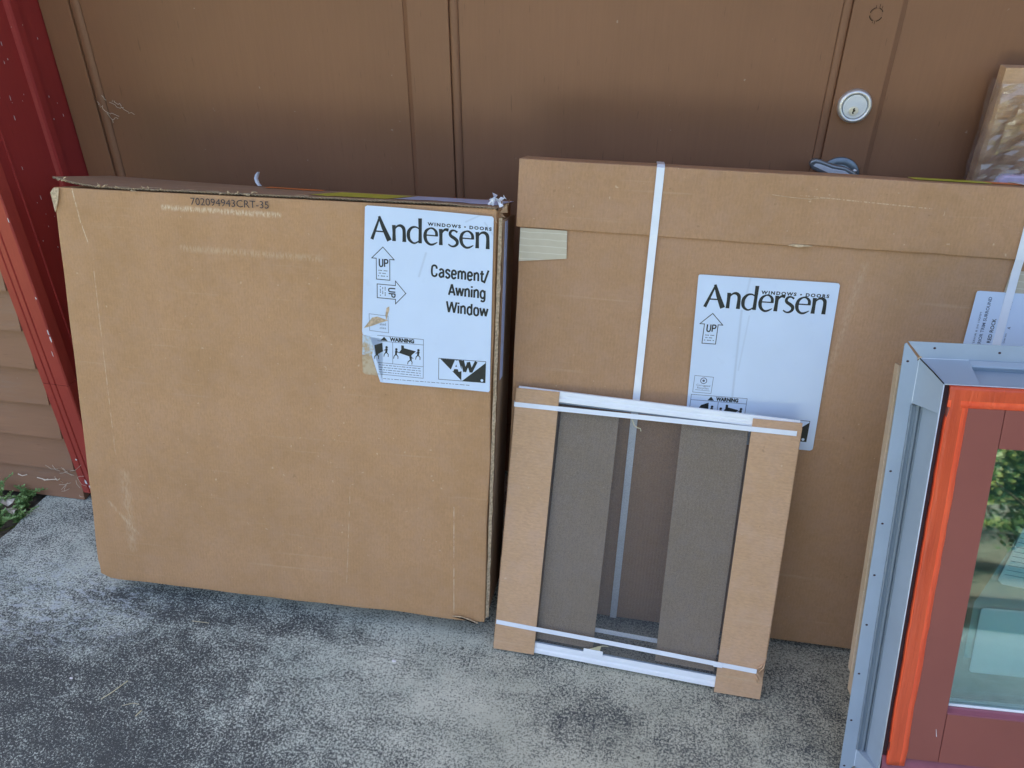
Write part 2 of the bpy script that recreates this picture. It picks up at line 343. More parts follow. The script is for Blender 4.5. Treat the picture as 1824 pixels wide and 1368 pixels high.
# ---------------------------------------------------------------- lettering
TZ = [0.0]
def text_mesh(s, size, sx=1., bold=0., align='LEFT', spacing=1.):
    c = bpy.data.curves.new('t', 'FONT'); c.body = s; c.size = size; c.offset = bold; c.align_x = align; c.space_character = spacing; c.resolution_u = 3
    o = bpy.data.objects.new('t', c); COL.objects.link(o); dg = bpy.context.evaluated_depsgraph_get(); dg.update()
    me = bpy.data.meshes.new_from_object(o.evaluated_get(dg)); bpy.data.objects.remove(o); bpy.data.curves.remove(c)
    return me
def text(name, s, m, parent, x, z, h, y, w=None, bold=0., align='LEFT', rot=0., slope=0., spacing=1.):
    """flat print: cap height h, fitted to width w, baseline start (x,z), at depth y"""
    me = text_mesh(s, 1., 1., bold/h if h else 0, 'LEFT', spacing)
    xs = [v.co.x for v in me.vertices]; x0, x1 = min(xs), max(xs); k = h/.72; kx = (w/(x1-x0)) if w else k
    ca, sa = math.cos(rot), math.sin(rot)
    for v in me.vertices:
        a = (v.co.x-x0)*kx; b = v.co.y*k
        if align == 'RIGHT': a -= (x1-x0)*kx
        if align == 'CENTER': a -= (x1-x0)*kx/2
        b += slope*a
        v.co = (x + a*ca - b*sa, y, z + a*sa + b*ca)
    return link(name, me, m, parent)
def pen(bm, pts, ws, y, n=1):
    """flat stroke of varying width through (x,z) points"""
    P = [Vector((p[0], p[1])) for p in pts]
    if isinstance(ws, (int, float)): ws = [ws]*len(P)
    L, Rr = [], []
    for i, p in enumerate(P):
        t = (P[min(i+1, len(P)-1)] - P[max(i-1, 0)]).normalized(); q = Vector((-t.y, t.x))*ws[i]/2
        L.append(bm.verts.new((p.x+q.x, y, p.y+q.y))); Rr.append(bm.verts.new((p.x-q.x, y, p.y-q.y)))
    for i in range(len(P)-1): bm.faces.new((L[i], L[i+1], Rr[i+1], Rr[i]))
def smooth_pts(pts, ws, n=5):
    out, ow = [], []
    P = [Vector(p) for p in pts]
    for i in range(len(P)-1):
        p0, p1, p2, p3 = P[max(i-1, 0)], P[i], P[i+1], P[min(i+2, len(P)-1)]
        for k in range(n):
            t = k/n
            out.append(.5*((2*p1)+(p2-p0)*t+(2*p0-5*p1+4*p2-p3)*t*t+(3*p1-p0-3*p2+p3)*t**3)); ow.append(ws[i]+(ws[i+1]-ws[i])*t)
    out.append(P[-1]); ow.append(ws[-1]); return out, ow
G = {   # humanist flared roman letters: list of (points, widths)
 'A': [([(.06,0),(.40,.92),(.44,1.02)], [.13,.075,.06], 0), ([(.40,1.03),(.60,.55),(.87,0)], [.10,.16,.20], 0), ([(.20,.37),(.68,.37)], [.055,.055], 0)],
 'n': [([(.10,0),(.10,.35),(.09,.70)], [.15,.125,.15], 0), ([(.12,.50),(.24,.655),(.40,.695),(.53,.60),(.565,.40),(.57,0)], [.03,.07,.11,.135,.13,.155], 1)],
 'd': [([(.60,.60),(.44,.69),(.25,.66),(.11,.50),(.08,.32),(.13,.12),(.28,0),(.42,.0),(.60,.12)], [.04,.06,.09,.13,.14,.12,.08,.06,.05], 1), ([(.62,0),(.62,.5),(.61,1.08)], [.14,.125,.15], 0)],
 'e': [([(.10,.385),(.61,.385)], [.05,.05], 0), ([(.60,.36),(.58,.55),(.45,.68),(.30,.69),(.13,.57),(.075,.35),(.13,.13),(.28,.0),(.44,.0),(.64,.11)], [.12,.11,.075,.06,.11,.14,.12,.09,.08,.03], 1)],
 'r': [([(.10,0),(.10,.35),(.09,.70)], [.15,.125,.15], 0), ([(.12,.48),(.20,.62),(.30,.69),(.44,.675)], [.03,.07,.10,.13], 1)],
 's': [([(.43,.61),(.30,.68),(.17,.66),(.10,.55),(.14,.44),(.30,.345),(.42,.24),(.42,.10),(.30,.0),(.16,-.005),(.03,.07)], [.08,.06,.09,.11,.12,.13,.13,.11,.08,.06,.05], 1)],
}
def wordmark(parent, x, z, cap, width, slope, y):
    bm = bmesh.new(); pos = [('A',0),('n',.985),('d',1.66),('e',2.425),('r',3.12),('s',3.53),('e',4.05),('n',4.76)]; kx = width/5.43; i = 0
    for ch, off in pos:
        for pts, ws, sm in G[ch]:
            if sm: pts, ws = smooth_pts(pts, ws)
            P = [((p[0]+off), p[1]) for p in pts]
            Q = [(x+p[0]*kx, z+p[1]*cap+slope*p[0]*kx) for p in P]
            pen(bm, Q, [w*1.14*(kx+cap)/2 for w in ws], y-(i % 3)*.00004); i += 1
    return fin(bm, 'logo_lettering', M['ink'], parent)
SANS = {
 'C': (.60, [[(.47,.70),(.42,.90),(.27,.97),(.12,.86),(.08,.5),(.12,.14),(.27,.03),(.42,.10),(.47,.30)]]),
 'a': (.50, [[(.08,.57),(.20,.71),(.36,.62),(.385,.45),(.385,0)], [(.385,.42),(.20,.38),(.07,.20),(.18,.01),(.385,.13)]]),
 's': (.46, [[(.38,.55),(.32,.67),(.20,.71),(.09,.60),(.12,.46),(.30,.32),(.37,.19),(.30,.04),(.18,.0),(.06,.14)]]),
 'e': (.50, [[(.09,.37),(.40,.37)], [(.405,.37),(.38,.60),(.24,.71),(.11,.60),(.08,.35),(.11,.10),(.24,.0),(.40,.14)]]),
 'm': (.74, [[(.09,0),(.09,.71)], [(.10,.55),(.21,.70),(.33,.62),(.355,.45),(.355,0)], [(.365,.55),(.47,.70),(.59,.62),(.62,.45),(.62,0)]]),
 'n': (.50, [[(.09,0),(.09,.71)], [(.10,.55),(.24,.70),(.36,.62),(.385,.45),(.385,0)]]),
 't': (.34, [[(.16,.93),(.16,.16),(.22,.03),(.32,.03)], [(.02,.66),(.31,.66)]]),
 '/': (.36, [[(.0,-.12),(.32,1.02)]]),
 'A': (.56, [[(.04,0),(.27,.97)], [(.27,.97),(.50,0)], [(.13,.28),(.41,.28)]]),
 'w': (.66, [[(.04,.71),(.17,.02)], [(.17,.02),(.32,.70)], [(.32,.70),(.47,.02)], [(.47,.02),(.60,.71)]]),
 'i': (.20, [[(.09,0),(.09,.71)], [(.09,.84),(.09,.98)]]),
 'g': (.50, [[(.385,.71),(.385,-.10),(.25,-.25),(.10,-.18)], [(.385,.52),(.24,.70),(.09,.52),(.09,.18),(.24,.02),(.385,.18)]]),
 'W': (.84, [[(.04,.98),(.20,.02)], [(.20,.02),(.41,.97)], [(.41,.97),(.60,.02)], [(.60,.02),(.78,.98)]]),
 'd': (.50, [[(.385,0),(.385,.98)], [(.385,.55),(.24,.70),(.10,.55),(.08,.35),(.10,.15),(.24,.0),(.385,.15)]]),
 'o': (.50, [[(.24,.71),(.11,.60),(.08,.35),(.11,.10),(.24,.0),(.37,.10),(.40,.35),(.37,.60),(.24,.71)]]),
 'U': (.56, [[(.09,.98),(.09,.30),(.15,.06),(.27,.02),(.39,.06),(.45,.30),(.45,.98)]]),
 'P': (.50, [[(.09,0),(.09,.98)], [(.09,.93),(.30,.93),(.42,.85),(.43,.68),(.36,.50),(.09,.47)]]),
}
def sans(name, s, parent, x, z, h, w, y, wt=.175, slope=0., T=None):
    """bold condensed grotesque drawn with a constant pen"""
    tot = sum(SANS[c][0] for c in s)-.08; kx = w/tot; bm = bmesh.new(); off = 0; k = 0
    for c in s:
        for pts in SANS[c][1]:
            ws = [wt]*len(pts)
            if len(pts) > 3: pts, ws = smooth_pts(pts, ws, 4)
            P = [((off+p[0])*kx, p[1]*h) for p in pts]
            P = [T(p) for p in P] if T else [(x+p[0], z+p[1]+slope*p[0]) for p in P]
            pen(bm, P, wt*h, y-(k % 4)*.00003); k += 1
        off += SANS[c][0]
    return fin(bm, name, M['ink'], parent)
def poly(bm, pts, y):
    f = bm.faces.new([bm.verts.new((p[0], y, p[1])) for p in pts])
    if len(pts) > 4: bmesh.ops.triangulate(bm, faces=[f])
def line_loop(bm, pts, w, y, closed=True):
    n = len(pts)
    for i in range(n if closed else n-1):
        a, b = Vector(pts[i]), Vector(pts[(i+1) % n]); t = (b-a).normalized()*w/2
        pen(bm, [a-t, b+t], w, y-(i % 2)*.00003)
def arrow(parent, cx, z0, z1, w, y, rot=0., slope=0., pivot=None):
    """outlined UP arrow with its small caption lines; centred on cx"""
    H = z1-z0; hw = w/2; sh = w*.30; nk = z1-H*.36
    pts = [(-sh, 0), (-sh, nk-z0), (-hw, nk-z0), (0, H), (hw, nk-z0), (sh, nk-z0), (sh, 0)]
    ca, sa = math.cos(rot), math.sin(rot)
    def T(p):
        a, b = p[0], p[1]-(H/2); q = (a*ca-b*sa, a*sa+b*ca); return (cx+q[0], (z0+z1)/2+q[1]+slope*q[0])
    bm = bmesh.new(); line_loop(bm, [T(p) for p in pts], .0016, y)
    for k, ww in enumerate((.62, .55, .68)):
        zz = H*(.28-.085*k); a, b = T((-sh*ww*1.1, zz)), T((sh*ww*1.1, zz))
        n = 7
        for i in range(n):
            if (i*5+k) % 4 == 3: continue
            p = Vector(a).lerp(Vector(b), i/n); q = Vector(a).lerp(Vector(b), (i+.72)/n); pen(bm, [p, q], .0017, y)
    fin(bm, 'arrow_symbol', M['ink'], parent)
    sans('arrow_lettering', 'UP', parent, 0, 0, H*.24, sh*1.35, y-.0001, .17, T=lambda p: T((p[0]-sh*.66, p[1]+H*.40)))
def man(bm, x, z, s, lean, y, face=1):
    poly(bm, [(x+.16*s*math.cos(a), z+1.0*s+.16*s*math.sin(a)) for a in [i*math.pi/3 for i in range(6)]], y)
    pen(bm, [(x, z+.85*s), (x-lean*.1*s, z+.4*s)], [.30*s, .22*s], y)
    pen(bm, [(x-lean*.1*s, z+.42*s), (x-.28*s, z+.15*s), (x-.34*s, z-.15*s)], [.14*s, .1*s, .08*s], y-.00003)
    pen(bm, [(x-lean*.1*s, z+.42*s), (x+.2*s, z+.15*s), (x+.18*s, z-.15*s)], [.14*s, .1*s, .08*s], y-.00006)
    pen(bm, [(x, z+.75*s), (x+face*.35*s, z+.6*s)], [.12*s, .07*s], y-.00003)
def warning(parent, x0, x1, z0, z1, slope, y, left_cut=0.):
    """warning panel with the two carrying pictograms"""
    w = x1-x0; h = z1-z0
    def P(a, b): return (x0+a*w, z0+b*h+slope*a*w)
    bm = bmesh.new()
    c = left_cut
    line_loop(bm, [P(c, 1), P(1, 1), P(1, 0), P(c, 0)], .0010, y, closed=(c == 0))
    pen(bm, [P(c, .86), P(1, .86)], .0010, y); pen(bm, [P(c, .30), P(1, .30)], .0010, y); pen(bm, [P(.5, .86), P(.5, .30)], .0010, y-.00003)
    fin(bm, 'warning_box', M['ink_grey'], parent)
    bm = bmesh.new()
    poly(bm, [P(.30, .875), P(.36, .98), P(.42, .875)], y)
    # panel carried wrongly by the left group, rightly by the right group
    poly(bm, [P(max(.12, c), .56), P(.20, .74), P(.33, .82), P(.34, .60), P(.22, .48)], y)
    man(bm, *P(.40, .50), .019, .5, y, -1); man(bm, *P(.24, .42), .019, -.5, y-.0001, 1)
    poly(bm, [P(.60, .60), P(.66, .74), P(.88, .68), P(.78, .53)], y)
    man(bm, *P(.56, .47), .019, .5, y, 1); man(bm, *P(.92, .50), .019, .5, y, -1); man(bm, *P(.79, .36), .019, -.5, y-.0001, 1); poly(bm, [P(.64, .70), P(.64, .80), P(.68, .80), P(.69, .70)], y-.0001)
    fin(bm, 'warning_pictogram', M['ink'], parent)
    me = text('warning_lettering', 'WARNING', M['ink'], parent, *P(.45, .885), h*.095, y, w=w*.40, slope=slope, bold=.0005)
    bm = bmesh.new(); rnd = random.Random(3)
    for k in range(4):
        a = max(c+.02, .03)
        while a < .95:
            b = min(.96, a+rnd.uniform(.02, .075)); pen(bm, [P(a, .245-.062*k), P(b, .245-.062*k)], .0013, y); a = b+.014
    fin(bm, 'warning_small_print', M['ink_grey'], parent)
def awlogo(parent, x0, x1, z0, z1, slope, y):
    w = x1-x0; h = z1-z0
    def P(a, b): return (x0+a*w, z0+b*h+slope*a*w)
    bm = bmesh.new(); line_loop(bm, [P(0, 0), P(0, 1), P(1, 1), P(1, 0)], .0011, y)
    poly(bm, [P(.03, .985), P(.49, .985), P(.49, .02)], y-.00002)
    poly(bm, [P(.995, .93), P(.995, .01), P(.51, .01)], y-.00002)
    fin(bm, 'logo_triangle', M['ink'], parent)
    wm = M['label_b']; k = [0]; bm = bmesh.new()
    def st(a, b, ww): pen(bm, [P(*a), P(*b)], ww*w, y-.00008-k[0]*.00003); k[0] += 1
    st((.285, .45), (.375, .95), .062); st((.385, .95), (.465, .45), .075); st((.31, .60), (.43, .60), .05)
    fin(bm, 'logo_white_letter', wm, parent); bm = bmesh.new(); k[0] = 4
    st((.50, .97), (.565, .45), .075); st((.56, .45), (.64, .90), .055); st((.63, .92), (.70, .45), .075); st((.69, .45), (.80, .97), .06)
    fin(bm, 'logo_dark_letter', M['ink'], parent)
    bm = bmesh.new(); poly(bm, [(P(.93, .10)[0]+.03*w*math.cos(a), P(.93, .10)[1]+.03*w*math.sin(a)) for a in [i*math.pi/5 for i in range(10)]], y-.00012); fin(bm, 'registered_mark', wm, parent)

# ================================================================ SETTING
def struct(o): o['kind'] = 'structure'; return o
bm = bmesh.new()
for (a, b, c, d) in ((-120, -1.66, -120, 120), (-1.66, 8, -120, -4.6), (8, 120, -120, 120), (-1.66, 8, 6, 120)):
    v = [bm.verts.new(p) for p in ((a, c, -.03), (b, c, -.03), (b, d, -.03), (a, d, -.03))]; bm.faces.new(v)
struct(fin(bm, 'ground', M['lawn']))
bm = bmesh.new(); rs = random.Random(5)
gridbox(bm, -1.66, 8, -4.6, 6, -.12, 0, 1, 420, 1, lambda p: p + Vector(((noise.noise(Vector((p.y*9, 3, 0)))*.018+noise.noise(Vector((p.y*31, 5, 0)))*.012 + .02*(p.y-1.33) if p.x < -1 else 0), 0, 0)))
struct(fin(bm, 'concrete_slab', M['concrete']))  # unseen front reach extended so its sunlit part bounces warm light
bm = bmesh.new()
for i in range(28):
    for j in range(20):
        x, y = -1.64-.035*i, 1.60-.035*j
        q = [bm.verts.new((X, Y, -.022+.02*noise.noise(Vector((X*14, Y*14, 0))))) for X, Y in ((x, y), (x-.035, y), (x-.035, y-.035), (x, y-.035))]; bm.faces.new(q)
bmesh.ops.remove_doubles(bm, verts=bm.verts, dist=.0005)
struct(fin(bm, 'soil', M['soil'], smooth=True))

# ---- house wall with lap siding
wall = thing('house_wall', 'brown lap siding wall of the house at the left of the red door frame', 'wall')
YS = 1.536
bx('wall_core', M['gap'], wall, -3.4, -1.47, YS+.012, YS+.35, 0, 3.0)
bx('wall_core', M['gap'], wall, 2.62, 7.5, YS+.012, YS+.35, 0, 3.0)
bx('wall_core', M['gap'], wall, -1.47, 2.62, YS+.012, YS+.35, 2.16, 3.0)
def board(x0, x1, z0, z1, seed):
    bm = bmesh.new(); n = max(2, int((x1-x0)/.25)); rr = random.Random(seed); rows = []
    for i in range(n+1):
        x = x0+(x1-x0)*i/n; dz = rr.uniform(-.0008, .0008)
        rows.append([bm.verts.new((x, YS+.010, z1+.006)), bm.verts.new((x, YS-.001, z1+.006)), bm.verts.new((x, YS-.019, z0+dz)), bm.verts.new((x, YS+.010, z0+dz))])
    for a, b in zip(rows, rows[1:]):
        for k in range(4): bm.faces.new((a[k], a[(k+1) % 4], b[(k+1) % 4], b[k]))
    bm.faces.new(rows[0]); bm.faces.new(rows[-1][::-1])
    fin(bm, 'siding_board', M['siding'], wall)
zs = [0.004] + [.110 + .1125*i for i in range(26)]
for i in range(26):
    z0, z1 = zs[i], zs[i+1]
    board(-3.4, -1.527, z0, z1, i)
    if z0 > 2.16: board(-1.527, 2.72, z0, z1, i+50)
    board(2.72, 7.5, z0, z1, i+99)
roof = []
bx('soffit', M['soffit'], wall, -3.7, 7.8, 1.0, YS+.36, 2.93, 2.95)
bx('roof', M['roof'], wall, -3.7, 7.8, .95, 7, 3.0, 3.14)
bx('wall_core', M['gap'], wall, -3.4, 7.5, YS+.36, 6.9, .01, .03)
bx('wall_core', M['gap'], wall, -3.4, 7.5, 6.8, 6.95, 0, 3.0)

# ---- red door frame
dfm = thing('door_frame', 'red painted door frame, jamb coloured darker for shade, with chipped front casing at the far left', 'door frame')
XJ, YD = -1.4525, 1.825
bm = bmesh.new()  # front casing, profile with two grooves, extruded along z
def casing(z0, z1, nm='casing'):
    prof = [(-1.524, 1.55), (-1.524, 1.520), (-1.505, 1.519), (-1.503, 1.5225), (-1.500, 1.519), (-1.487, 1.518), (-1.485, 1.522), (-1.482, 1.518), (-1.449, 1.516), (-1.446, 1.519), (-1.446, 1.55)]
    bm = bmesh.new(); a = [bm.verts.new((x, y, z0)) for x, y in prof]; b = [bm.verts.new((x, y, z1)) for x, y in prof]
    for i in range(len(prof)): bm.faces.new((a[i], a[(i+1) % len(prof)], b[(i+1) % len(prof)], b[i]))
    f1 = bm.faces.new(a[::-1]); f2 = bm.faces.new(b); bmesh.ops.triangulate(bm, faces=[f1, f2]); return fin(bm, nm, M['red'], dfm)
casing(.405, 2.2); casing(.030, .4035, 'casing')
bx('jamb', M['red_shaded'], dfm, -1.520, -1.4525, 1.551, YD+.06, .02, 2.16)
bm = bmesh.new()
pts = [(1.715, 0), (1.718, .010), (1.724, .013), (1.744, .013), (1.748, .008), (1.749, 0)]
a = [bm.verts.new((XJ-.002+dx*1.0, y, .02)) for y, dx in pts]; b = [bm.verts.new((XJ-.002+dx*1.0, y, 2.16)) for y, dx in pts]
for i in range(len(pts)): bm.faces.new((a[i], a[(i+1) % len(pts)], b[(i+1) % len(pts)], b[i]))
fin(bm, 'stop_moulding', M['red_shaded'], dfm)
bx('jamb_bead', M['red_shaded'], dfm, XJ-.001, XJ+.004, 1.582, 1.588, .02, 2.16, bevel=.0015)
bx('jamb', M['red_shaded'], dfm, 2.60, 2.67, 1.551, YD+.06, .02, 2.16)
bx('head_jamb', M['red_shaded'], dfm, -1.452, 2.60, 1.551, YD+.06, 2.10, 2.16)
bm = bmesh.new(); bx('casing', M['red'], dfm, 2.60, 2.70, 1.516, 1.55, .03, 2.2); bx('casing', M['red'], dfm, -1.445, 2.599, 1.516, 1.55, 2.10, 2.2); bm.free()
rc = random.Random(11)       # chips of bare primer along the casing edge and down the jamb
def chip(x, y, z, w, h, side=False):
    bm = bmesh.new(); n = 7; P = []
    for i in range(n):
        a = 2*math.pi*i/n; r = rc.uniform(.6, 1.1); P.append((w*r*math.cos(a), h*r*math.sin(a)))
    if side: vs = [bm.verts.new((x, y+p[0], z+p[1])) for p in P]
    else: vs = [bm.verts.new((x+p[0], y, z+p[1])) for p in P]
    bm.faces.new(vs); fin(bm, 'paint_chip', M['chip'], dfm)
for (x, z, w, h) in ((-1.4475, .936, .0018, .012), (-1.4475, .86, .0016, .007), (-1.448, .66, .002, .004), (-1.4485, .565, .0026, .012), (-1.448, .545, .0025, .010), (-1.458, .50, .001, .010), (-1.50, .075, .004, .010), (-1.49, .058, .006, .008), (-1.47, .07, .003, .014), (-1.505, .155, .004, .004)):
    chip(x, 1.5155, z, w, h)
for k in range(60):
    y = rc.uniform(1.60, 1.80); z = rc.uniform(.55, 1.3); w_ = rc.uniform(.0006, .0014)
    if 1.70 < y < 1.76: continue
    chip(XJ+.0006, y, z, w_, w_*rc.uniform(1, 6), True)

# ---- brown panelled door
door = thing('garage_door', 'large brown painted wooden door behind the boxes, with lock and metal handle', 'door')
def dpart(nm, x0, x1, y0, z0=.03, z1=2.098, m='brown', bv=.0012): return bx(nm, M[m], door, x0, x1, y0, 1.875, z0, z1, bevel=bv)
dpart('stile', -1.450, -1.3729, YD)
dpart('stile', -.5485, -.4550, YD)
dpart('stile', .3832, .4765, YD)
dpart('stile', 1.30, 1.39, YD); dpart('stile', 2.50, 2.598, YD)
for (a, b, y) in ((-1.3470, -.5595, 1.832), (-.4340, .3650, 1.832), (.4875, 1.289, 1.834), (1.401, 2.489, 1.834)):
    dpart('panel', a, b, y, .20, 1.98)
    dpart('rail', a-.010, b+.010, YD, .03, .1985); dpart('rail', a-.010, b+.010, YD, 1.9815, 2.098)
def bead(x0, x1, peak=1.827, soft=False):
    """vertical moulding strip with a rounded face between two dark quirks"""
    bm = bmesh.new(); n = 7; P = [(x0, 1.87)]
    for i in range(n+1):
        s_ = i/n; P.append((x0+(x1-x0)*s_, 1.8312-(1.8312-peak)*math.sin(math.pi*s_)**.55 if not soft else 1.8350-(1.8350-peak)*(s_ if soft == 1 else 1-s_)))
    P.append((x1, 1.87)); a = [bm.verts.new((x, y, .1995)) for x, y in P]; b = [bm.verts.new((x, y, 1.9805)) for x, y in P]
    for i in range(len(P)): bm.faces.new((a[i], a[(i+1) % len(P)], b[(i+1) % len(P)], b[i]))
    fin(bm, 'moulding', M['brown_bead'], door, smooth=False)
bead(-1.3722, -1.3476, 1.8262); bead(-.5605, -.5480, 1.8262, 1); bead(-.4543, -.4346, 1.8262); bead(.3656, .3825, 1.8285); bead(.4760, .4885, 1.8262, 2)
bx('door_core', M['gap'], door, -1.450, 2.598, 1.876, 1.90, .03, 2.098)
# round plug in the stile
bm = bmesh.new(); lathe(bm, [(0, -.0012), (.0105, -.0012), (.0112, .0005)], .430, YD, 1.296, 28); fin(bm, 'wood_plug', M['brown'], door)
bm = bmesh.new()
for a0, a1 in ((.4, 1.3), (1.7, 2.9), (3.3, 4.4), (4.9, 5.9)):
    pen(bm, [(.430+.0125*math.cos(a), 1.296+.0125*math.sin(a)) for a in [a0+(a1-a0)*i/6 for i in range(7)]], .0014, YD-.0004)
for (dx, dz, l) in ((.004, .013, .006), (.009, .011, .005), (-.003, .013, .004), (0, -.018, .006), (-.004, -.016, .003)): pen(bm, [(.430+dx, 1.296+dz), (.430+dx, 1.296+dz+l)], .0008, YD-.0004)
fin(bm, 'paint_crack', M['gap'], door)
# lock
lx, lz = .4265, 1.119
lk = fin_l = None
bm = bmesh.new(); prof = [(.0345, 0), (.0350, -.004), (.0340, -.009), (.0315, -.0125), (.0285, -.0135), (.0262, -.012), (.0250, -.008), (.0250, -.003), (.0, -.003)]
lathe(bm, prof, lx, YD, lz, 64); lk = fin(bm, 'lock', M['nickel'], door, smooth=True)
bm = bmesh.new(); lathe(bm, [(.0243, -.004), (.0243, -.0100), (.0238, -.0106), (0, -.0106)], lx, YD, lz, 64); fin(bm, 'lock_face', M['nickel2'], lk)
bm = bmesh.new(); lathe(bm, [(.0098, -.0108), (.0098, -.0114), (.0090, -.0116), (.0, -.0116)], lx-.001, YD, lz-.0085, 40); fin(bm, 'key_plug', M['nickel'], lk)
bm = bmesh.new(); pen(bm, [(lx, lz-.003), (lx-.0015, lz-.006), (lx+.0004, lz-.008), (lx-.002, lz-.011), (lx-.0015, lz-.0145)], [.0030, .0036, .0050, .0028, .0034], YD-.0118)
fin(bm, 'keyhole', M['gap'], lk)
# handle
hx, hz = .426, .966
bm = bmesh.new(); lathe(bm, [(.0440, 0), (.0440, -.003), (.0425, -.0048), (.030, -.0062), (.026, -.0062), (.0245, -.009), (.018, -.011), (.0145, -.012), (.0145, -.034), (0, -.034)], hx, YD, hz, 56)
hd = fin(bm, 'handle', M['steel'], door, smooth=True); bm = bmesh.new(); lathe(bm, [(.0042, -.004), (.0042, -.0075), (.0025, -.009), (0, -.009)], hx+.031, YD, hz+.016, 16); fin(bm, 'screw', M['nickel'], hd, smooth=True)
bm = bmesh.new(); DX, DZ = .006, -.003
pts = [(.344,1.006),(.347,1.0145),(.355,1.0185),(.366,1.0165),(.392,1.0075),(.418,1.0035),(.434,.996),(.462,.975),(.485,.955),(.484,.945),(.470,.944),(.44,.955),(.41,.972),(.38,.984),(.352,.996)]
prism(bm, [(a*1.04-.014+DX, b+DZ) for a, b in pts], YD-.050, YD-.034); lv = fin(bm, 'lever', M['steel2'], hd, bevel=.0035, seg=3)
bm = bmesh.new(); inn = [(.353,1.004),(.357,1.0095),(.366,1.0085),(.392,1.0000),(.417,.9965),(.432,.988),(.455,.969),(.44,.966),(.41,.981),(.38,.993)]; prism(bm, [(a*1.04-.014+DX, b+DZ) for a, b in inn], YD-.0508, YD-.0495); fin(bm, 'lever_inlay', M['nickel2'], hd, bevel=.0003)

# ================================================================ LEFT CARTON
# leaning back, the carton stands on its rear bottom edge, so its front bottom edge is off the ground
ML = frame(-1.2503, 1.2027, 1.1139, 15.9453, .1179, .0541, .964)
cl = thing('cardboard_box', 'worn cardboard carton with torn top flap, leaning at left with a torn white label', 'cardboard box', ML)
WL, HL, TL = 1.010, .984, .205
def dl(p):
    x, y, z = p; q = Vector(p)
    fx = min(x, WL-x); 
    q.y += .0025*noise.noise(Vector((x*3, y*6, z*3))) - (.004*math.sin(math.pi*max(0, min(1, x/WL)))*math.sin(math.pi*max(0, min(1, z/HL))) if y < .01 else 0)
    if z < .03 and x < .03: q.z += .012*(1-x/.03); q.x += .002
    if z < .01: q.z += .004*noise.noise(Vector((x*7, y*3, 1))) + .002
    if x > WL-.001: q.x += .004*noise.noise(Vector((5, y*9, z*6))) - .002*(z/HL)
    if x < .001: q.x += .003*noise.noise(Vector((8, y*9, z*6)))
    return q
bm = bmesh.new(); gridbox(bm, 0, WL, 0, TL, 0, HL, 40, 6, 40, dl); fin(bm, 'carton_body', M['kraft_l'], cl, smooth=True, bevel=.0022, seg=3)
# side layers seen at the right edge
rj = random.Random(4)
def jag_z(z0, z1, x, amp, n): return [(x+rj.uniform(-amp, amp), z0+(z1-z0)*i/n) for i in range(n+1)]
bm = bmesh.new(); P = [(.030+rj.uniform(-.004, .004), .03+.93*i/60) for i in range(61)]; Q = [(TL-.004, .96), (TL-.004, .03)]
pts = P+Q; a = [bm.verts.new((WL+.0035, y, z)) for y, z in pts]; b = [bm.verts.new((WL+.0085, y, z)) for y, z in pts]
for i in range(len(pts)): bm.faces.new((a[i], a[(i+1) % len(pts)], b[(i+1) % len(pts)], b[i]))
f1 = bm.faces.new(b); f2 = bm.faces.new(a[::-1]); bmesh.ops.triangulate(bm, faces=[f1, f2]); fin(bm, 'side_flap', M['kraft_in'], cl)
bm = bmesh.new(); P = [(.010+.0035*noise.noise(Vector((0, 0, i*.4))), .01+.955*i/70) for i in range(71)]
a = [bm.verts.new((WL+.002+.0012*noise.noise(Vector((i*.3, 1, 1))), P[i][0]-.002, P[i][1])) for i in range(71)]; b = [bm.verts.new((WL+.0085+.002*noise.noise(Vector((i*.5, 3, 1))), P[i][0]+.004, P[i][1])) for i in range(71)]
c_ = [bm.verts.new((WL+.0055+.0015*noise.noise(Vector((i*.5, 3, 1))), P[i][0]+.011, P[i][1])) for i in range(71)]
for i in range(70): bm.faces.new((a[i], a[i+1], b[i+1], b[i])); bm.faces.new((b[i], b[i+1], c_[i+1], c_[i]))
fin(bm, 'torn_edge', M['edge'], cl)
bx('side_tape', M['tape_w'], cl, WL+.009, WL+.0095, .052, .090, .60, .955)
# top flap: lifted free edge at the left, corrugated edge showing
def flift(x): 
    s_ = max(0, 1-x/.13); return .0065+.017*s_**1.6 + .0012*noise.noise(Vector((x*25, 0, 0))) - (.004 if x > .9 else 0)*((x-.9)/.1)
def blift(x): return .007+.014*(1-x/WL)**2
nx = 120; bm = bmesh.new(); rows = []
for i in range(nx+1):
    x = .004+(WL-.002)*i/nx; row = []; fy = -.002+.003*noise.noise(Vector((x*40, 1, 0))) + (.004*max(0, noise.noise(Vector((x*70, 5, 0)))) if x < .5 else 0)
    for j in range(5):
        s_ = j/4; y = fy+(TL-fy)*s_; z = HL+flift(x)*(1-s_)+blift(x)*s_; row.append((x-.002*(1-x/WL), y, z))
    rows.append(row)
T = [[bm.verts.new(p) for p in r] for r in rows]; Bt = [[bm.verts.new((p[0], p[1], p[2]-.0042)) for p in r] for r in rows]
for i in range(nx):
    for j in range(4):
        bm.faces.new((T[i][j], T[i+1][j], T[i+1][j+1], T[i][j+1])); bm.faces.new((Bt[i][j], Bt[i][j+1], Bt[i+1][j+1], Bt[i+1][j]))
    bm.faces.new((T[i][4], T[i+1][4], Bt[i+1][4], Bt[i][4]))
for i in (0, nx):
    for j in range(4): bm.faces.new((T[i][j], T[i][j+1], Bt[i][j+1], Bt[i][j]))
flap = fin(bm, 'top_flap', M['kraft_in'], cl)
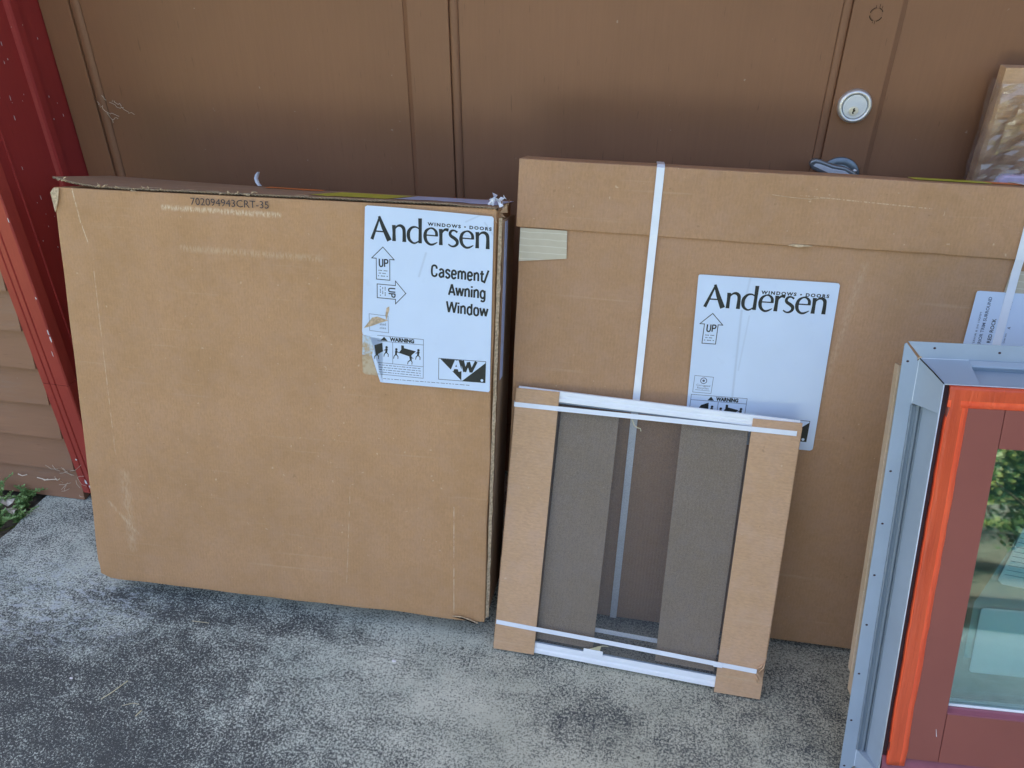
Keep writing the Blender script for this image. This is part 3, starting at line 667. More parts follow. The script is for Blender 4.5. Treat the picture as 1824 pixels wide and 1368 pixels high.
# corrugated core along the free edge: two liners and a wavy medium between
bm = bmesh.new(); wpts = []; n = 520
for i in range(n+1):
    x = .004+(WL-.006)*i/n; fy = -.002+.003*noise.noise(Vector((x*40, 1, 0))) + (.004*max(0, noise.noise(Vector((x*70, 5, 0)))) if x < .5 else 0)
    wpts.append((x-.002*(1-x/WL), fy, HL+flift(x)-.0021+.0014*math.sin(x*2*math.pi/.0078)))
for zo, th in ((0, .0004),):
    A = [bm.verts.new((p[0], p[1]+.0002, p[2]+th)) for p in wpts]; B_ = [bm.verts.new((p[0], p[1]+.0002, p[2]-th)) for p in wpts]; C_ = [bm.verts.new((p[0], p[1]+.02, p[2]+th)) for p in wpts]
    for i in range(n): bm.faces.new((A[i], A[i+1], B_[i+1], B_[i])); bm.faces.new((A[i], A[i+1], C_[i+1], C_[i]))
fin(bm, 'corrugation', M['edge'], flap)
bm = bmesh.new(); A = [bm.verts.new((p[0], p[1]+.0005, HL+flift(p[0])-.0001)) for p in wpts[::4]]; B_ = [bm.verts.new((p[0], p[1]-.0006, HL+flift(p[0])-.0010)) for p in wpts[::4]]
for i in range(len(A)-1): bm.faces.new((A[i], A[i+1], B_[i+1], B_[i]))
fin(bm, 'liner_edge', M['edge'], flap)
# frayed bits along the torn edge
bm = bmesh.new()
for k in range(22):
    x = rj.choice([rj.uniform(.0, .04), rj.uniform(.10, .27), rj.uniform(.10, .27), rj.uniform(.38, .50)]); z = HL+flift(x)+rj.uniform(-.004, .003); y = -.003
    pts = [(x, y, z)]
    for q in range(4): pts.append((pts[-1][0]+rj.uniform(-.004, .006), y-rj.uniform(0, .003), pts[-1][2]+rj.uniform(-.0025, .003)))
    tube(bm, pts, [.0010, .0013, .0011, .0008, .0003], 4)
o = fin(bm, 'frayed_fibres', M['edge'], cl); o['kind'] = 'stuff'
# pale liner scraps on the flap
for (x, w_, y) in ((.20, .05, .020), (.155, .03, .004), (.30, .035, .012), (.36, .03, .010), (.56, .03, .02), (.74, .04, .015)):
    z = HL+flift(x)*(1-y/TL)+blift(x)*y/TL; bx('liner_scrap', M['edge'], flap, x, x+w_, y, y+.006, z+.0003, z+.0008)
# tapes and stickers on the top flap
def toptape(nm, m, x0, x1, y0, y1, skew=.0, jag=0):
    bm = bmesh.new(); n = 12; A = []; B_ = []
    for i in range(n+1):
        x = x0+(x1-x0)*i/n; ya = y0+jag*rj.uniform(-1, 1); yb = y1
        f = lambda x, y: HL+flift(x)*(1-y/TL)+blift(x)*y/TL+.0012
        A.append(bm.verts.new((x, ya, f(x, ya)))); B_.append(bm.verts.new((x+skew, yb, f(x+skew, yb))))
    for i in range(n): bm.faces.new((A[i], A[i+1], B_[i+1], B_[i]))
    return fin(bm, nm, M[m], cl)
toptape('yellow_tape', 'tape_y', .585, .76, .035, .17, .03, .006)
toptape('white_tape', 'tape_w', .775, 1.0, .045, .17, .02, .01)
toptape('orange_tape', 'tape_o', .42, .56, .165, .203, .0, .004)
bm = bmesh.new(); pen_pts = [(0, .0), (-.006, .007), (-.009, .017), (-.006, .026), (.000, .032)]
xb, yb, zb = .395, .19, HL+.014
A = [bm.verts.new((xb+p[0], yb, zb+p[1])) for p in pen_pts]; B_ = [bm.verts.new((xb+p[0]+(.006 if i < 4 else .002), yb+.008, zb+p[1])) for i, p in enumerate(pen_pts)]
for i in range(4): bm.faces.new((A[i], A[i+1], B_[i+1], B_[i]))
o = fin(bm, 'curled_tape_end', M['strap'], cl, smooth=True); o.modifiers.new('s', 'SOLIDIFY').thickness = .0005
bm = bmesh.new()      # crumpled tape at the right corner
for k in range(18):
    c0 = Vector((WL-.007+rj.uniform(-.016, .010), rj.uniform(.005, .09), HL+rj.uniform(-.004, .026))); 
    q = [bm.verts.new(c0+Vector((rj.uniform(-1, 1), rj.uniform(-1, 1), rj.uniform(-1, 1)))*.009) for _ in range(4)]
    bm.faces.new(q[:3]); bm.faces.new((q[0], q[2], q[3]))
me_ = fin(bm, 'crumpled_tape', M['alu'], cl)
bm = bmesh.new()
for k in range(14):
    c0 = Vector((WL+rj.uniform(-.004, .016), rj.uniform(-.002, .05), HL+rj.uniform(-.03, .012))); q = [bm.verts.new(c0+Vector((rj.uniform(-1, 1), rj.uniform(-1, 1), rj.uniform(-1, 1)))*.012) for _ in range(3)]; bm.faces.new(q)
fin(bm, 'torn_corner', M['kraft_in'], cl)
# left edge torn lip and bottom right slit
pr('torn_corner', M['edge'], cl, [(-.004, HL-.012), (.004, HL-.002), (.018, HL-.001), (.012, HL-.03), (.002, HL-.055)], -.0052, -.0035)
pr('slit', M['gap'], cl, [(.935, .012), (.955, .0125), (.975, .007), (.992, .0015), (.985, .0005), (.96, .008)], -.0068, -.003)
bm = bmesh.new(); tube(bm, [(.933, -.005, .013), (.956, -.0065, .0145), (.976, -.0065, .009), (.996, -.005, .001)], .0014, 5); fin(bm, 'torn_lip', M['edge'], cl)
# sprayed number
text('printed_number', '702094943CRT-35', M['ink_stamp'], cl, .331, .9610, .0160, -.0052, w=.180)
# label
ys = -.0072
lab = pr('paper_label', M['label_l'], cl, [(.727,.9755),(.732,.9785),(.80,.977),(.90,.973),(1.0,.9685),(1.0035,.965),(1.004,.90),(1.0045,.80),(1.006,.69),(1.006,.60),(1.007,.592),(1.004,.588),(.95,.5895),(.88,.590),(.80,.5905),(.762,.591),(.757,.592),(.752,.607),(.744,.632),(.738,.652),(.742,.665),(.755,.684),(.764,.691),(.735,.694),(.718,.698),(.7165,.705)], ys, ys+.0006)
wordmark(lab, .7385, .9085, .048, .259, -.030, ys-.0002)
text('tagline_lettering', 'WINDOWS • DOORS', M['ink'], lab, .863, .9435, .0066, ys-.0002, w=.137, slope=-.03, bold=.0003, spacing=1.35)
sans('product_lettering', 'Casement/', lab, .871, .8370, .0245, .124, ys-.0002, slope=-.045)
sans('product_lettering', 'Awning', lab, .910, .7990, .0245, .080, ys-.0002, slope=-.045)
sans('product_lettering', 'Window', lab, .906, .7610, .0245, .090, ys-.0002, slope=-.045)
arrow(lab, .7655, .823, .893, .050, ys-.0002, 0, -.03)
arrow(lab, .784, .765, .829, .050, ys-.0002, -math.pi/2, -.03)
bm = bmesh.new(); line_loop(bm, [(.733,.746),(.776,.7435),(.777,.706),(.734,.7085)], .0009, ys-.0002); fin(bm, 'recycling_box', M['ink_grey'], lab)
text('recycling_lettering', 'ated', M['ink_grey'], lab, .757, .722, .006, ys-.0002, w=.014); text('recycling_lettering', 'cles', M['ink_grey'], lab, .757, .714, .005, ys-.0002, w=.014)
warning(lab, .7165, .856, .611, .6995, -.02, ys-.0002, left_cut=.25)
awlogo(lab, .891, .996, .609, .657, 0.0, ys-.0002)
bm = bmesh.new(); rnd = random.Random(9); a = .764
while a < .96: b = a+rnd.uniform(.003, .012); pen(bm, [(a, .6005), (b, .6003)], .0012, ys-.0002); a = b+.0025
fin(bm, 'small_print', M['ink_grey'], lab)
pr('torn_paper_layer', M['torn'], cl, [(.7170,.697),(.735,.6935),(.762,.690),(.754,.683),(.741,.664),(.737,.651),(.728,.6505),(.7155,.6525)], ys+.0007, ys+.0014)
pr('glue_residue', M['residue'], cl, [(.7155,.651),(.737,.6498),(.743,.632),(.751,.606),(.722,.607),(.716,.612)], ys+.0009, ys+.0016)
pr('torn_patch', M['edge'], lab, [(.7205,.713),(.732,.726),(.740,.738),(.752,.741),(.7765,.734),(.757,.727),(.741,.720)], ys-.0008, ys-.0003)
pr('torn_patch', M['edge'], lab, [(.7725,.7335),(.770,.745),(.773,.762),(.779,.765),(.779,.757),(.776,.748)], ys-.0008, ys-.0003)

# ================================================================ BIG CARTON
MB = frame(-.2544, 1.3255, .1107, 13.0337, -.5702, .0226, .985)
cb = thing('cardboard_box', 'large clean cardboard carton with overlapping lid and white straps, behind the insect screen', 'cardboard box', MB)
WB, HB, TB = 1.36, 1.064, .102
def db(p):
    q = Vector(p); q.y += .0022*noise.noise(Vector((p.x*3+9, p.y*5, p.z*3)))
    if p.x < .001: q.x += .002*noise.noise(Vector((2, p.y*9, p.z*5)))
    return q
bm = bmesh.new(); gridbox(bm, 0, WB, 0, TB, 0, HB, 40, 4, 32, db); fin(bm, 'carton_body', M['kraft_b'], cb, smooth=True, bevel=.002)
def dlid(p):
    q = Vector(p); q.y += .0016*noise.noise(Vector((p.x*5+2, p.y*5, p.z*5)))
    if p.z < .95:
        q.z += .0012*noise.noise(Vector((p.x*14, 0, 2))) + (.0035 if p.x > .57 else 0) ; q.y -= .0006
    if p.z > 1.06: q.z += .0016*noise.noise(Vector((p.x*4, 0, 7))); 
    return q
bm = bmesh.new(); gridbox(bm, -.0085, WB+.006, -.0055, TB+.005, .9305, HB+.005, 60, 4, 8, dlid); fin(bm, 'carton_lid', M['kraft_b'], cb, smooth=True, bevel=.0022, seg=3)
pr('lid_tear', M['edge'], cb, [(.545,.9315),(.555,.9345),(.575,.9345),(.592,.934),(.592,.9325),(.578,.9315),(.566,.929)], -.0085, -.0058)
bm = bmesh.new(); line_loop(bm, [(.50, 1.028), (.54, 1.025), (.575, 1.024)], .0009, -.0083, False); line_loop(bm, [(.575, 1.025), (.61, 1.028)], .0007, -.0083, False); fin(bm, 'crease', M['edge'], cb)
pr('filament_tape', M['filament'], cb, [(.0008,.9285),(.100,.9285),(.1025,.870),(.0008,.8575)], -.0036, -.0028)
pr('filament_tape', M['filament'], cb, [(.969,.913),(1.15,.911),(1.15,.868),(.966,.870)], -.0036, -.0028)
def strap(pts_f, x):
    bm = bmesh.new(); w = .0078; A, B_, = [], []
    for (y, z) in pts_f:
        A.append(bm.verts.new((x-w, y, z))); B_.append(bm.verts.new((x+w, y, z)))
    for i in range(len(A)-1): bm.faces.new((A[i], A[i+1], B_[i+1], B_[i]))
    o = fin(bm, 'strap', M['strap'], cb); s_ = o.modifiers.new('s', 'SOLIDIFY'); s_.thickness = .0009; s_.offset = 0
    return o
path = [(TB+.007, .5), (TB+.0075, HB+.004), (TB+.002, HB+.0085), (.002, HB+.0085), (-.0075, HB+.003), (-.0085, 1.0), (-.0085, .935), (-.0060, .915), (-.0048, .80), (-.0048, .3), (-.0048, .03), (-.003, -.0005), (.01, -.0012)]
strap(path, .2785); strap(path, .9765)
def blab():
    y = -.0042
    lab = pr('paper_label', M['label_b'], cb, [(.3785,.856),(.381,.8585),(.388,.859),(.65,.8625),(.656,.862),(.659,.858),(.6665,.50),(.6655,.496),(.661,.4935),(.40,.490),(.394,.490),(.3915,.494)], y, y+.0006)
    y -= .0002
    wordmark(lab, .3965, .7915, .047, .245, .020, y)
    text('tagline_lettering', 'WINDOWS • DOORS', M['ink'], lab, .5085, .8285, .0068, y, w=.134, slope=.02, bold=.0003, spacing=1.35)
    arrow(lab, .4175, .713, .779, .047, y, 0, .02)
    bm = bmesh.new(); line_loop(bm, [(.3975,.6395),(.437,.6395),(.4365,.602),(.3975,.6015)], .0009, y)
    c = (.4175, .6295); line_loop(bm, [(c[0]+.0065*math.cos(a), c[1]+.0065*math.sin(a)) for a in [i*2*math.pi/12 for i in range(12)]], .0016, y-.0001)
    poly(bm, [(c[0]+.0028*math.cos(a), c[1]+.0028*math.sin(a)) for a in [i*2*math.pi/8 for i in range(8)]], y-.0001)
    pen(bm, [(.402, .6075), (.433, .6075)], .0008, y); fin(bm, 'recycling_box', M['ink_grey'], lab)
    text('recycling_lettering', 'Corrugated', M['ink_grey'], lab, .4035, .6165, .0048, y, w=.029); text('recycling_lettering', 'Recycles', M['ink_grey'], lab, .406, .6105, .0046, y, w=.024)
    warning(lab, .3955, .5135, .508, .596, .02, y)
    awlogo(lab, .545, .650, .513, .561, 0.0, y)
blab()
y = -.0044
lab = pr('shipping_label', M['label_b'], cb, [(.9160,.864),(.9175,.868),(.9225,.869),(1.14,.871),(1.14,.71),(.914,.71)], y, y+.0006); y -= .0002
text('label_lettering', 'EXTERIOR TRIM SURROUND', M['ink_grey'], lab, .9465, .742, .0062, y, w=.1165, rot=math.pi/2, bold=.0001)
text('label_lettering', 'RED ROCK', M['ink'], lab, .9640, .766, .0070, y, w=.0500, rot=math.pi/2, bold=.0001)
text('label_lettering', '14 INTERIOR 8 3/4 100MM', M['ink_grey'], lab, .9350, .742, .0038, y, w=.085, rot=math.pi/2)
text('label_lettering', 'Position', M['ink_grey'], lab, .982, .806, .0036, y, w=.016, rot=math.pi/2); text('label_lettering', 'A', M['ink'], lab, .994, .797, .0062, y, w=.005, rot=math.pi/2)
text('label_lettering', 'Quantity', M['ink_grey'], lab, .985, .835, .0036, y, w=.018, rot=math.pi/2); text('label_lettering', 'Order item', M['ink_grey'], lab, .990, .768, .0034, y, w=.020, rot=math.pi/2)
bx('yellow_tape', M['tape_y'], cb, .775, .915, .045, .095, HB+.0065, HB+.0072)
bx('orange_tape', M['tape_o'], cb, .918, .975, .050, .095, HB+.0065, HB+.0072)

# ================================================================ WRAPPED PACKAGE (top right, behind the big carton)
pk = thing('wrapped_package', 'narrow cardboard package in crinkled clear plastic film standing behind the big carton', 'package', Matrix.Translation((.672, 1.80, 0)))
bm = bmesh.new(); gridbox(bm, .008, .34, -.034, .0, 0.002, 1.213, 8, 2, 20, lambda p: p+Vector((.012*(1.213-p.z)/1.213*.9, .002*noise.noise(p*4), 0))); fin(bm, 'cardboard_core', M['kraft_s'], pk, bevel=.0015)
bm = bmesh.new(); nx, nz = 30, 64; Vv = []
for i in range(nx+1):
    for k in range(nz+1):
        s_ = i/nx; z = .55+.637*k/nz
        p = Vector((s_*2.6, z*4.2, 3)); d = .030*abs(noise.noise(p*2.6))+.016*abs(noise.noise(p*6+Vector((4, 4, 4))))+.004*noise.noise(p*15)
        if s_ < .12: q = Vector((.008-.004-.5*d, -.002-.036*s_/.12, z))
        else: q = Vector((.004+.35*(s_-.12)/.88, -.040-d, z))
        if k == nz: q.z += .006*noise.noise(Vector((s_*12, 0, 0)))
        q.x += .012*(1.213-z)/1.213
        Vv.append(bm.verts.new(q))
for i in range(nx):
    for k in range(nz): a = i*(nz+1)+k; bm.faces.new((Vv[a], Vv[a+nz+1], Vv[a+nz+2], Vv[a+1]))
fin(bm, 'plastic_film', M['film'], pk)
pr('foam_block', M['foam'], pk, [(.052, .93), (.052, 1.000), (.060, 1.008), (.20, 1.012), (.30, 1.008), (.30, .93)], -.060, -.036, bevel=.003)

# ================================================================ INSECT SCREEN
MS = frame(-.2496, 1.2072, -3.6188, 22.5708, .1199, .0028) @ Matrix.Diagonal((.9846, 1, 1.0088, 1))
sc = thing('insect_screen', 'white framed window insect screen packed with cardboard strips, leaning on the large carton', 'window screen', MS)
def rail(z0, z1, x0=0.004, x1=.608):
    bm = bmesh.new(); h = z1-z0; prof = [(0, z0), (.0, z1), (-.0070, z1), (-.0085, z1-.0012), (-.0085, z1-h*.36), (-.0070, z1-h*.42), (-.0070, z1-h*.58), (-.0085, z1-h*.64), (-.0085, z0+.0012), (-.0070, z0)]
    a = [bm.verts.new((x0, y, z)) for y, z in prof]; b = [bm.verts.new((x1, y, z)) for y, z in prof]
    for i in range(len(prof)): bm.faces.new((a[i], a[(i+1) % len(prof)], b[(i+1) % len(prof)], b[i]))
    f1 = bm.faces.new(a[::-1]); f2 = bm.faces.new(b); bmesh.ops.triangulate(bm, faces=[f1, f2]); fin(bm, 'frame_rail', M['alu'], sc)
rail(.594, .6185); rail(.004, .0300)
bx('frame_stile', M['alu'], sc, .004, .027, -.0083, 0, .0302, .5938, bevel=.0006); bx('frame_stile', M['alu'], sc, .585, .608, -.0083, 0, .0302, .5938, bevel=.0006)
bx('frame_spline', M['flange_d'], sc, .0275, .5845, -.0075, -.0060, .5915, .5936); bx('frame_spline', M['flange_d'], sc, .0275, .5845, -.0075, -.0060, .0305, .0335)
bm = bmesh.new(); q = [bm.verts.new(p) for p in ((.0275, -.0052, .0305), (.5845, -.0052, .0305), (.5845, -.0052, .5935), (.0275, -.0052, .5935))]; bm.faces.new(q); fin(bm, 'insect_mesh', M['mesh'], sc)
def strip(pts_l, pts_r, y0, th, m='kraft_s', nm='cardboard_strip'):
    return pr(nm, M[m], sc, pts_l+pts_r, y0, y0+th, bevel=.0006)
def wavy(x, z0, z1, amp, n, sd, period=.021):
    return [(x+amp*math.sin(z*2*math.pi/period+sd)*.6+amp*.8*noise.noise(Vector((sd, z*30, 0))), z) for z in [z0+(z1-z0)*i/n for i in range(n+1)]]
strip(wavy(.000, -.001, .6150, .0011, 150, 1), [(.0975, .6170), (.0975, .002)], -.0125, .0036)
notch = []
for (x, z) in wavy(.612, .6150, -.001, .0009, 150, 4): notch.append((x - .016*math.exp(-((z-.0625)/.012)**2), z))
strip([(.5125, -.004), (.5125, .6120)], notch, -.0125, .0036)
strip([(.099, .036), (.1035, .585)], wavy(.2325, .585, .036, .0003, 30, 2)[::1], .0015, .0036, 'kraft_g')
strip([(.376, .036), (.3685, .585)], wavy(.508, .585, .036, .0003, 30, 3)[::1], .0015, .0036, 'kraft_g')
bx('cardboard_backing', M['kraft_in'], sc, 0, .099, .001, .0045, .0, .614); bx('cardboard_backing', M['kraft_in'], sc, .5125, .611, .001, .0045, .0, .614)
# crushed creases where the strap bites into the strip
bm = bmesh.new()
for (p, q, w_) in (((.593, -.013, .068), (.607, -.015, .083), .003), ((.593, -.013, .057), (.600, -.015, .038), .003), ((.600, -.013, .060), (.611, -.0135, .090), .0025)): tube(bm, [p, ((p[0]+q[0])/2+.003, -.0155, (p[2]+q[2])/2), q], [.0005, w_, .0008], 6)
fin(bm, 'crushed_edge', M['kraft_s'], sc, smooth=True)
def sstrap(a, b, y, nm='strap'):
    bm = bmesh.new(); n = 14; h = .0052; rowA, rowB = [], []
    P = []
    P.append((a[0]-.0045, .004, a[1]))
    for i in range(n+1):
        s_ = i/n; P.append((a[0]+(b[0]-a[0])*s_, y+(.0018*math.sin(math.pi*min(1, max(0, (s_-.17)/.66)))), a[1]+(b[1]-a[1])*s_))
    P.append((b[0]+.003, .004, b[1]))
    for p in P: rowA.append(bm.verts.new((p[0], p[1], p[2]-h))); rowB.append(bm.verts.new((p[0], p[1], p[2]+h)))
    for i in range(len(P)-1): bm.faces.new((rowA[i], rowA[i+1], rowB[i+1], rowB[i]))
    o = fin(bm, nm, M['strap'], sc); s_ = o.modifiers.new('s', 'SOLIDIFY'); s_.thickness = .0008; s_.offset = 0
    return o
sstrap((-.001, .5785), (.603, .5925), -.0140); sstrap((.002, .0665), (.5955, .0625), -.0140)
bx('strap', M['strap'], sc, .099, .5125, .0080, .0088, .0745, .085)      # back run of the lower strap
bx('strap_joint', M['strap'], sc, .503, .522, -.0158, -.0145, .0565, .0685, bevel=.0003)
bx('pull_tab', M['alu'], sc, .212, .257, -.0105, -.0086, .0255, .0395, bevel=.0005)
bm = bmesh.new(); q = [bm.verts.new(p) for p in ((.224, -.0095, .040), (.250, -.0095, .040), (.252, -.016, .0555), (.247, -.017, .055))]; bm.faces.new(q); fin(bm, 'pull_tab_leaf', M['straw'], sc)
bm = bmesh.new(); tube(bm, [(.262, -.013, .578), (.268, -.016, .566), (.276, -.016, .562), (.282, -.014, .561), (.284, -.013, .555)], .0010, 5); fin(bm, 'tape_shred', M['straw'], sc)
bm = bmesh.new(); tube(bm, [(.252, -.016, .055), (.256, -.019, .058), (.262, -.018, .0585), (.268, -.014, .056)], .0008, 5); fin(bm, 'tape_shred', M['straw'], sc)

# ================================================================ NEW WINDOW
MW = frame(.4903, 1.0084, 1.3357, 17.0792, 1.2528)
wn = thing('window_unit', 'new red brown window with orange tape and grey nailing flange leaning at right', 'window', MW)
WW, HW = .80, .892; D = -.060
# nailing flange: four mitred fins with a gap at the mitre, holes as dark pits
def fin_piece(pts, nm='nailing_flange', y0=-.0016, y1=.0, m='flange'): return pr(nm, M[m], wn, pts, y0, y1)
g = .0009
fin_piece([(0, 0), (0, HW-.004-g), (.003, HW-.002-g), (.027, HW-.031-g), (.027, .031)])
fin_piece([(.004+g, HW), (WW, HW), (WW-.030, HW-.030), (.031+g, HW-.030)])
fin_piece([(WW, HW-.002), (WW, 0), (WW-.027, .031), (WW-.027, HW-.031)])
fin_piece([(.002, 0), (WW-.002, 0), (WW-.032, .029), (.032, .029)])
# raised fold line beside the flange and the snap channel
def prof_z(nm, prof, z0, z1, m, **k):
    bm = bmesh.new(); a = [bm.verts.new((x, y, z0)) for x, y in prof]; b = [bm.verts.new((x, y, z1)) for x, y in prof]
    for i in range(len(prof)): bm.faces.new((a[i], a[(i+1) % len(prof)], b[(i+1) % len(prof)], b[i]))
    f1 = bm.faces.new(a[::-1]); f2 = bm.faces.new(b); bmesh.ops.triangulate(bm, faces=[f1, f2]); return fin(bm, nm, M[m], wn, **k)
def prof_x(nm, prof, x0, x1, m, **k):
    bm = bmesh.new(); a = [bm.verts.new((x0, y, z)) for y, z in prof]; b = [bm.verts.new((x1, y, z)) for y, z in prof]
    for i in range(len(prof)): bm.faces.new((a[i], a[(i+1) % len(prof)], b[(i+1) % len(prof)], b[i]))
    f1 = bm.faces.new(a[::-1]); f2 = bm.faces.new(b); bmesh.ops.triangulate(bm, faces=[f1, f2]); return fin(bm, nm, M[m], wn, **k)
prof_z('snap_channel', [(.0245, -.0017), (.0250, -.0045), (.0270, -.0050), (.0300, -.0028), (.0335, -.0024), (.0345, -.0060), (.0375, -.0064), (.0385, -.0026), (.0405, -.0022), (.0410, -.0074), (.0425, -.0076), (.0430, 0), (.0245, 0)], .0705, .7805, 'flange_d')
prof_x('snap_channel', [(-.0017, .8640), (-.0050, .8636), (-.0105, .8575), (-.0115, .8545), (-.0100, .8525), (-.0030, .8520), (-.0015, .846), (0, .846)], .1055, WW-.07, 'flange')
# exterior frame box: side walls, with a painted highlight line along the front lip
def ring(nm, m, x0, x1, z0, z1, t_, y0, y1, **k):
    bm = bmesh.new()
    for (a, b, c, d_) in ((x0, x0+t_, z0, z1), (x1-t_, x1, z0, z1), (x0+t_, x1-t_, z0, z0+t_), (x0+t_, x1-t_, z1-t_, z1)): box(bm, a, b, y0, y1, c, d_)
    return fin(bm, nm, M[m], wn, **k)
def taper_ring(nm, m, o0, o1, y0, y1, t_=.002):
    """four walls drawing in from rectangle o0 at depth y0 to o1 at depth y1"""
    bm = bmesh.new(); rects = [o0, o1]
    def corners(r, y, ins): x0, x1, z0, z1 = r; return [(x0+ins, y, z0+ins), (x1-ins, y, z0+ins), (x1-ins, y, z1-ins), (x0+ins, y, z1-ins)]
    A = [bm.verts.new(p) for p in corners(o0, y0, 0)]; B_ = [bm.verts.new(p) for p in corners(o1, y1, 0)]; C_ = [bm.verts.new(p) for p in corners(o1, y1, t_)]; E_ = [bm.verts.new(p) for p in corners(o0, y0, t_)]
    for P, Q in ((A, B_), (B_, C_), (C_, E_), (E_, A)):
        for i in range(4): bm.faces.new((P[i], P[(i+1) % 4], Q[(i+1) % 4], Q[i]))
    return fin(bm, nm, M[m], wn, bevel=.0006)
M['edge_highlight'] = plain('painted edge highlight', (.66, .74, .80), .4, .4)  # pale colour stands in for the highlight on frame edge and fold
FX0, FX1, FZ0, FZ1 = .0495, WW-.0495, .0560, .8345
taper_ring('outer_frame', 'flange', (.0425, WW-.0425, .047, .8470), (FX0, FX1, FZ0, FZ1), .0, D)
bm = bmesh.new(); tube(bm, [(FX0+.0006, D-.0002, FZ0+.002), (FX0+.0006, D-.0002, FZ1-.002)], .0010, 6); tube(bm, [(FX0+.002, D-.0002, FZ1-.0006), (FX1-.002, D-.0002, FZ1-.0006)], .0008, 6); fin(bm, 'frame_highlight', M['edge_highlight'], wn, smooth=True)
def corner(A, B, C, Dd, foot):
    bm = bmesh.new(); v = [bm.verts.new(p) for p in (A, B, C, Dd, foot)]; bm.faces.new(v[:4]); bm.faces.new((v[2], v[3], v[4])); fin(bm, 'flange_corner', M['flange'], wn)
    bm = bmesh.new(); tube(bm, [Dd, A], .0007, 5); fin(bm, 'fold_highlight', M['edge_highlight'], wn)
corner((.0272, -.0018, .8628), (FX0-.0004, D-.0002, FZ1+.0004), (FX0-.0004, D, .783), (.0262, -.0018, .783), (.0428, -.0005, .783))
corner((.0280, -.0018, .8634), (FX0, D-.0002, FZ1+.0006), (.106, D, FZ1+.0006), (.106, -.0018, .8640), (.106, -.0005, .8470))
corner((.0265, -.0018, .0300), (FX0-.0004, D-.0002, FZ0), (FX0-.0004, D, .0690), (.0262, -.0018, .0690), (.0428, -.0005, .0690))
bm = bmesh.new(); tube(bm, [(.0277, -.0026, .8632), (.0400, -.0375, .8476), (FX0-.0004, D-.0006, FZ1+.0006)], .0011, 5); fin(bm, 'mitre_joint', M['gap'], wn)
bx('seal_gap', M['sash_d'], wn, FX0+.0025, FX1-.0025, D+.012, D+.030, FZ0+.0025, .1050); 
ring('weather_seal', 'sash_d', FX0+.0025, FX1-.0025, FZ0+.0025, FZ1-.0025, .020, D+.006, D+.030)
# sash
SX0, SX1, SZ0, SZ1 = .0612, WW-.0612, .1085, .8290; GX0, GX1, GZ0, GZ1 = .1495, WW-.1495, .2140, .7285
YF = D-.004
bx('sash_stile', M['sash'], wn, SX0, GX0, YF, YF+.035, SZ0, SZ1, bevel=.0018)
bx('sash_stile', M['sash'], wn, GX1, SX1, YF, YF+.035, SZ0, SZ1, bevel=.0018)
bx('sash_rail', M['sash'], wn, GX0+.0006, GX1-.0006, YF, YF+.035, GZ1, SZ1, bevel=.0012)
bx('sash_rail', M['sash'], wn, GX0+.0006, GX1-.0006, YF, YF+.035, SZ0, GZ0-.0006, bevel=.0012)
prof_x('glazing_bead', [(YF+.0002, GZ0-.0004), (YF+.0002, GZ0+.002), (YF+.009, GZ0+.006), (YF+.011, GZ0+.0085), (YF+.020, GZ0+.0085), (YF+.020, GZ0-.0004)], GX0, GX1, 'bead_p')
prof_x('glazing_seal', [(YF+.0135, GZ0+.0088), (YF+.0135, GZ0+.0115), (YF+.0155, GZ0+.0125), (YF+.020, GZ0+.0125), (YF+.020, GZ0+.0088)], GX0, GX1, 'alu')
bx('spacer_bar', M['alu'], wn, GX0+.001, GX1-.001, YF+.024, YF+.030, GZ0+.0090, GZ0+.0150)
prof_x('frame_sill', [(D+.010, FZ0+.002), (D-.002, FZ0+.002), (D-.002, .088), (D+.004, .1045), (D+.010, .1045)], FX0+.004, FX1-.004, 'bead_p')
gl = bx('glass_pane', M['glass'], wn, GX0-.002, GX1+.002, YF+.0160, YF+.0200, GZ0-.002, GZ1+.002)
gl2 = bx('glass_pane', M['glass'], wn, GX0-.002, GX1+.002, YF+.0315, YF+.0345, GZ0-.002, GZ1+.002)
# jamb box behind, open at the back
ring('jamb_extension', 'sash_d', .060, WW-.060, .060, .826, .018, D+.036, .068)
pr('window_sticker', M['label_b'], wn, [(.1790,.4320),(.1800,.427),(.30,.420),(.42,.42),(.42,.60),(.24,.60)], YF+.0350, YF+.0354)
def rrect(x0, x1, z0, z1, r): 
    P = []
    for cx, cz, a0 in ((x0+r, z0+r, 180), (x1-r, z0+r, 270), (x1-r, z1-r, 0), (x0+r, z1-r, 90)):
        for k in range(4): a = R(a0+30*k); P.append((cx+r*math.cos(a), cz+r*math.sin(a)))
    return P
t = NT('window paper', .5, .3); t.color((.86, .97, .98)); t.bump(t.noise(12, 2), .4, .003); M['wpaper'] = t.m
t = NT('window sticker', .5, .3); t.color((.62, .80, .84)); M['wpaper2'] = t.m
pr('instruction_paper', M['wpaper2'], wn, rrect(.176, .44, .312, .433, .006), YF+.0358, YF+.0362)
pr('instruction_paper', M['wpaper'], wn, rrect(.187, .46, .286, .419, .006), YF+.0302, YF+.0306)
stk = pr('hanging_tag', M['wpaper'], wn, [(.205,.476),(.213,.468),(.34,.452),(.36,.60),(.235,.60)], YF+.0302, YF+.0306)
bm = bmesh.new()
for k in range(12): a = .486+.009*k; pen(bm, [(.214+.0016*k, a+.002), (.33, a-.012)], .0008, YF+.0300)
fin(bm, 'tag_print', M['ink_grey'], stk)
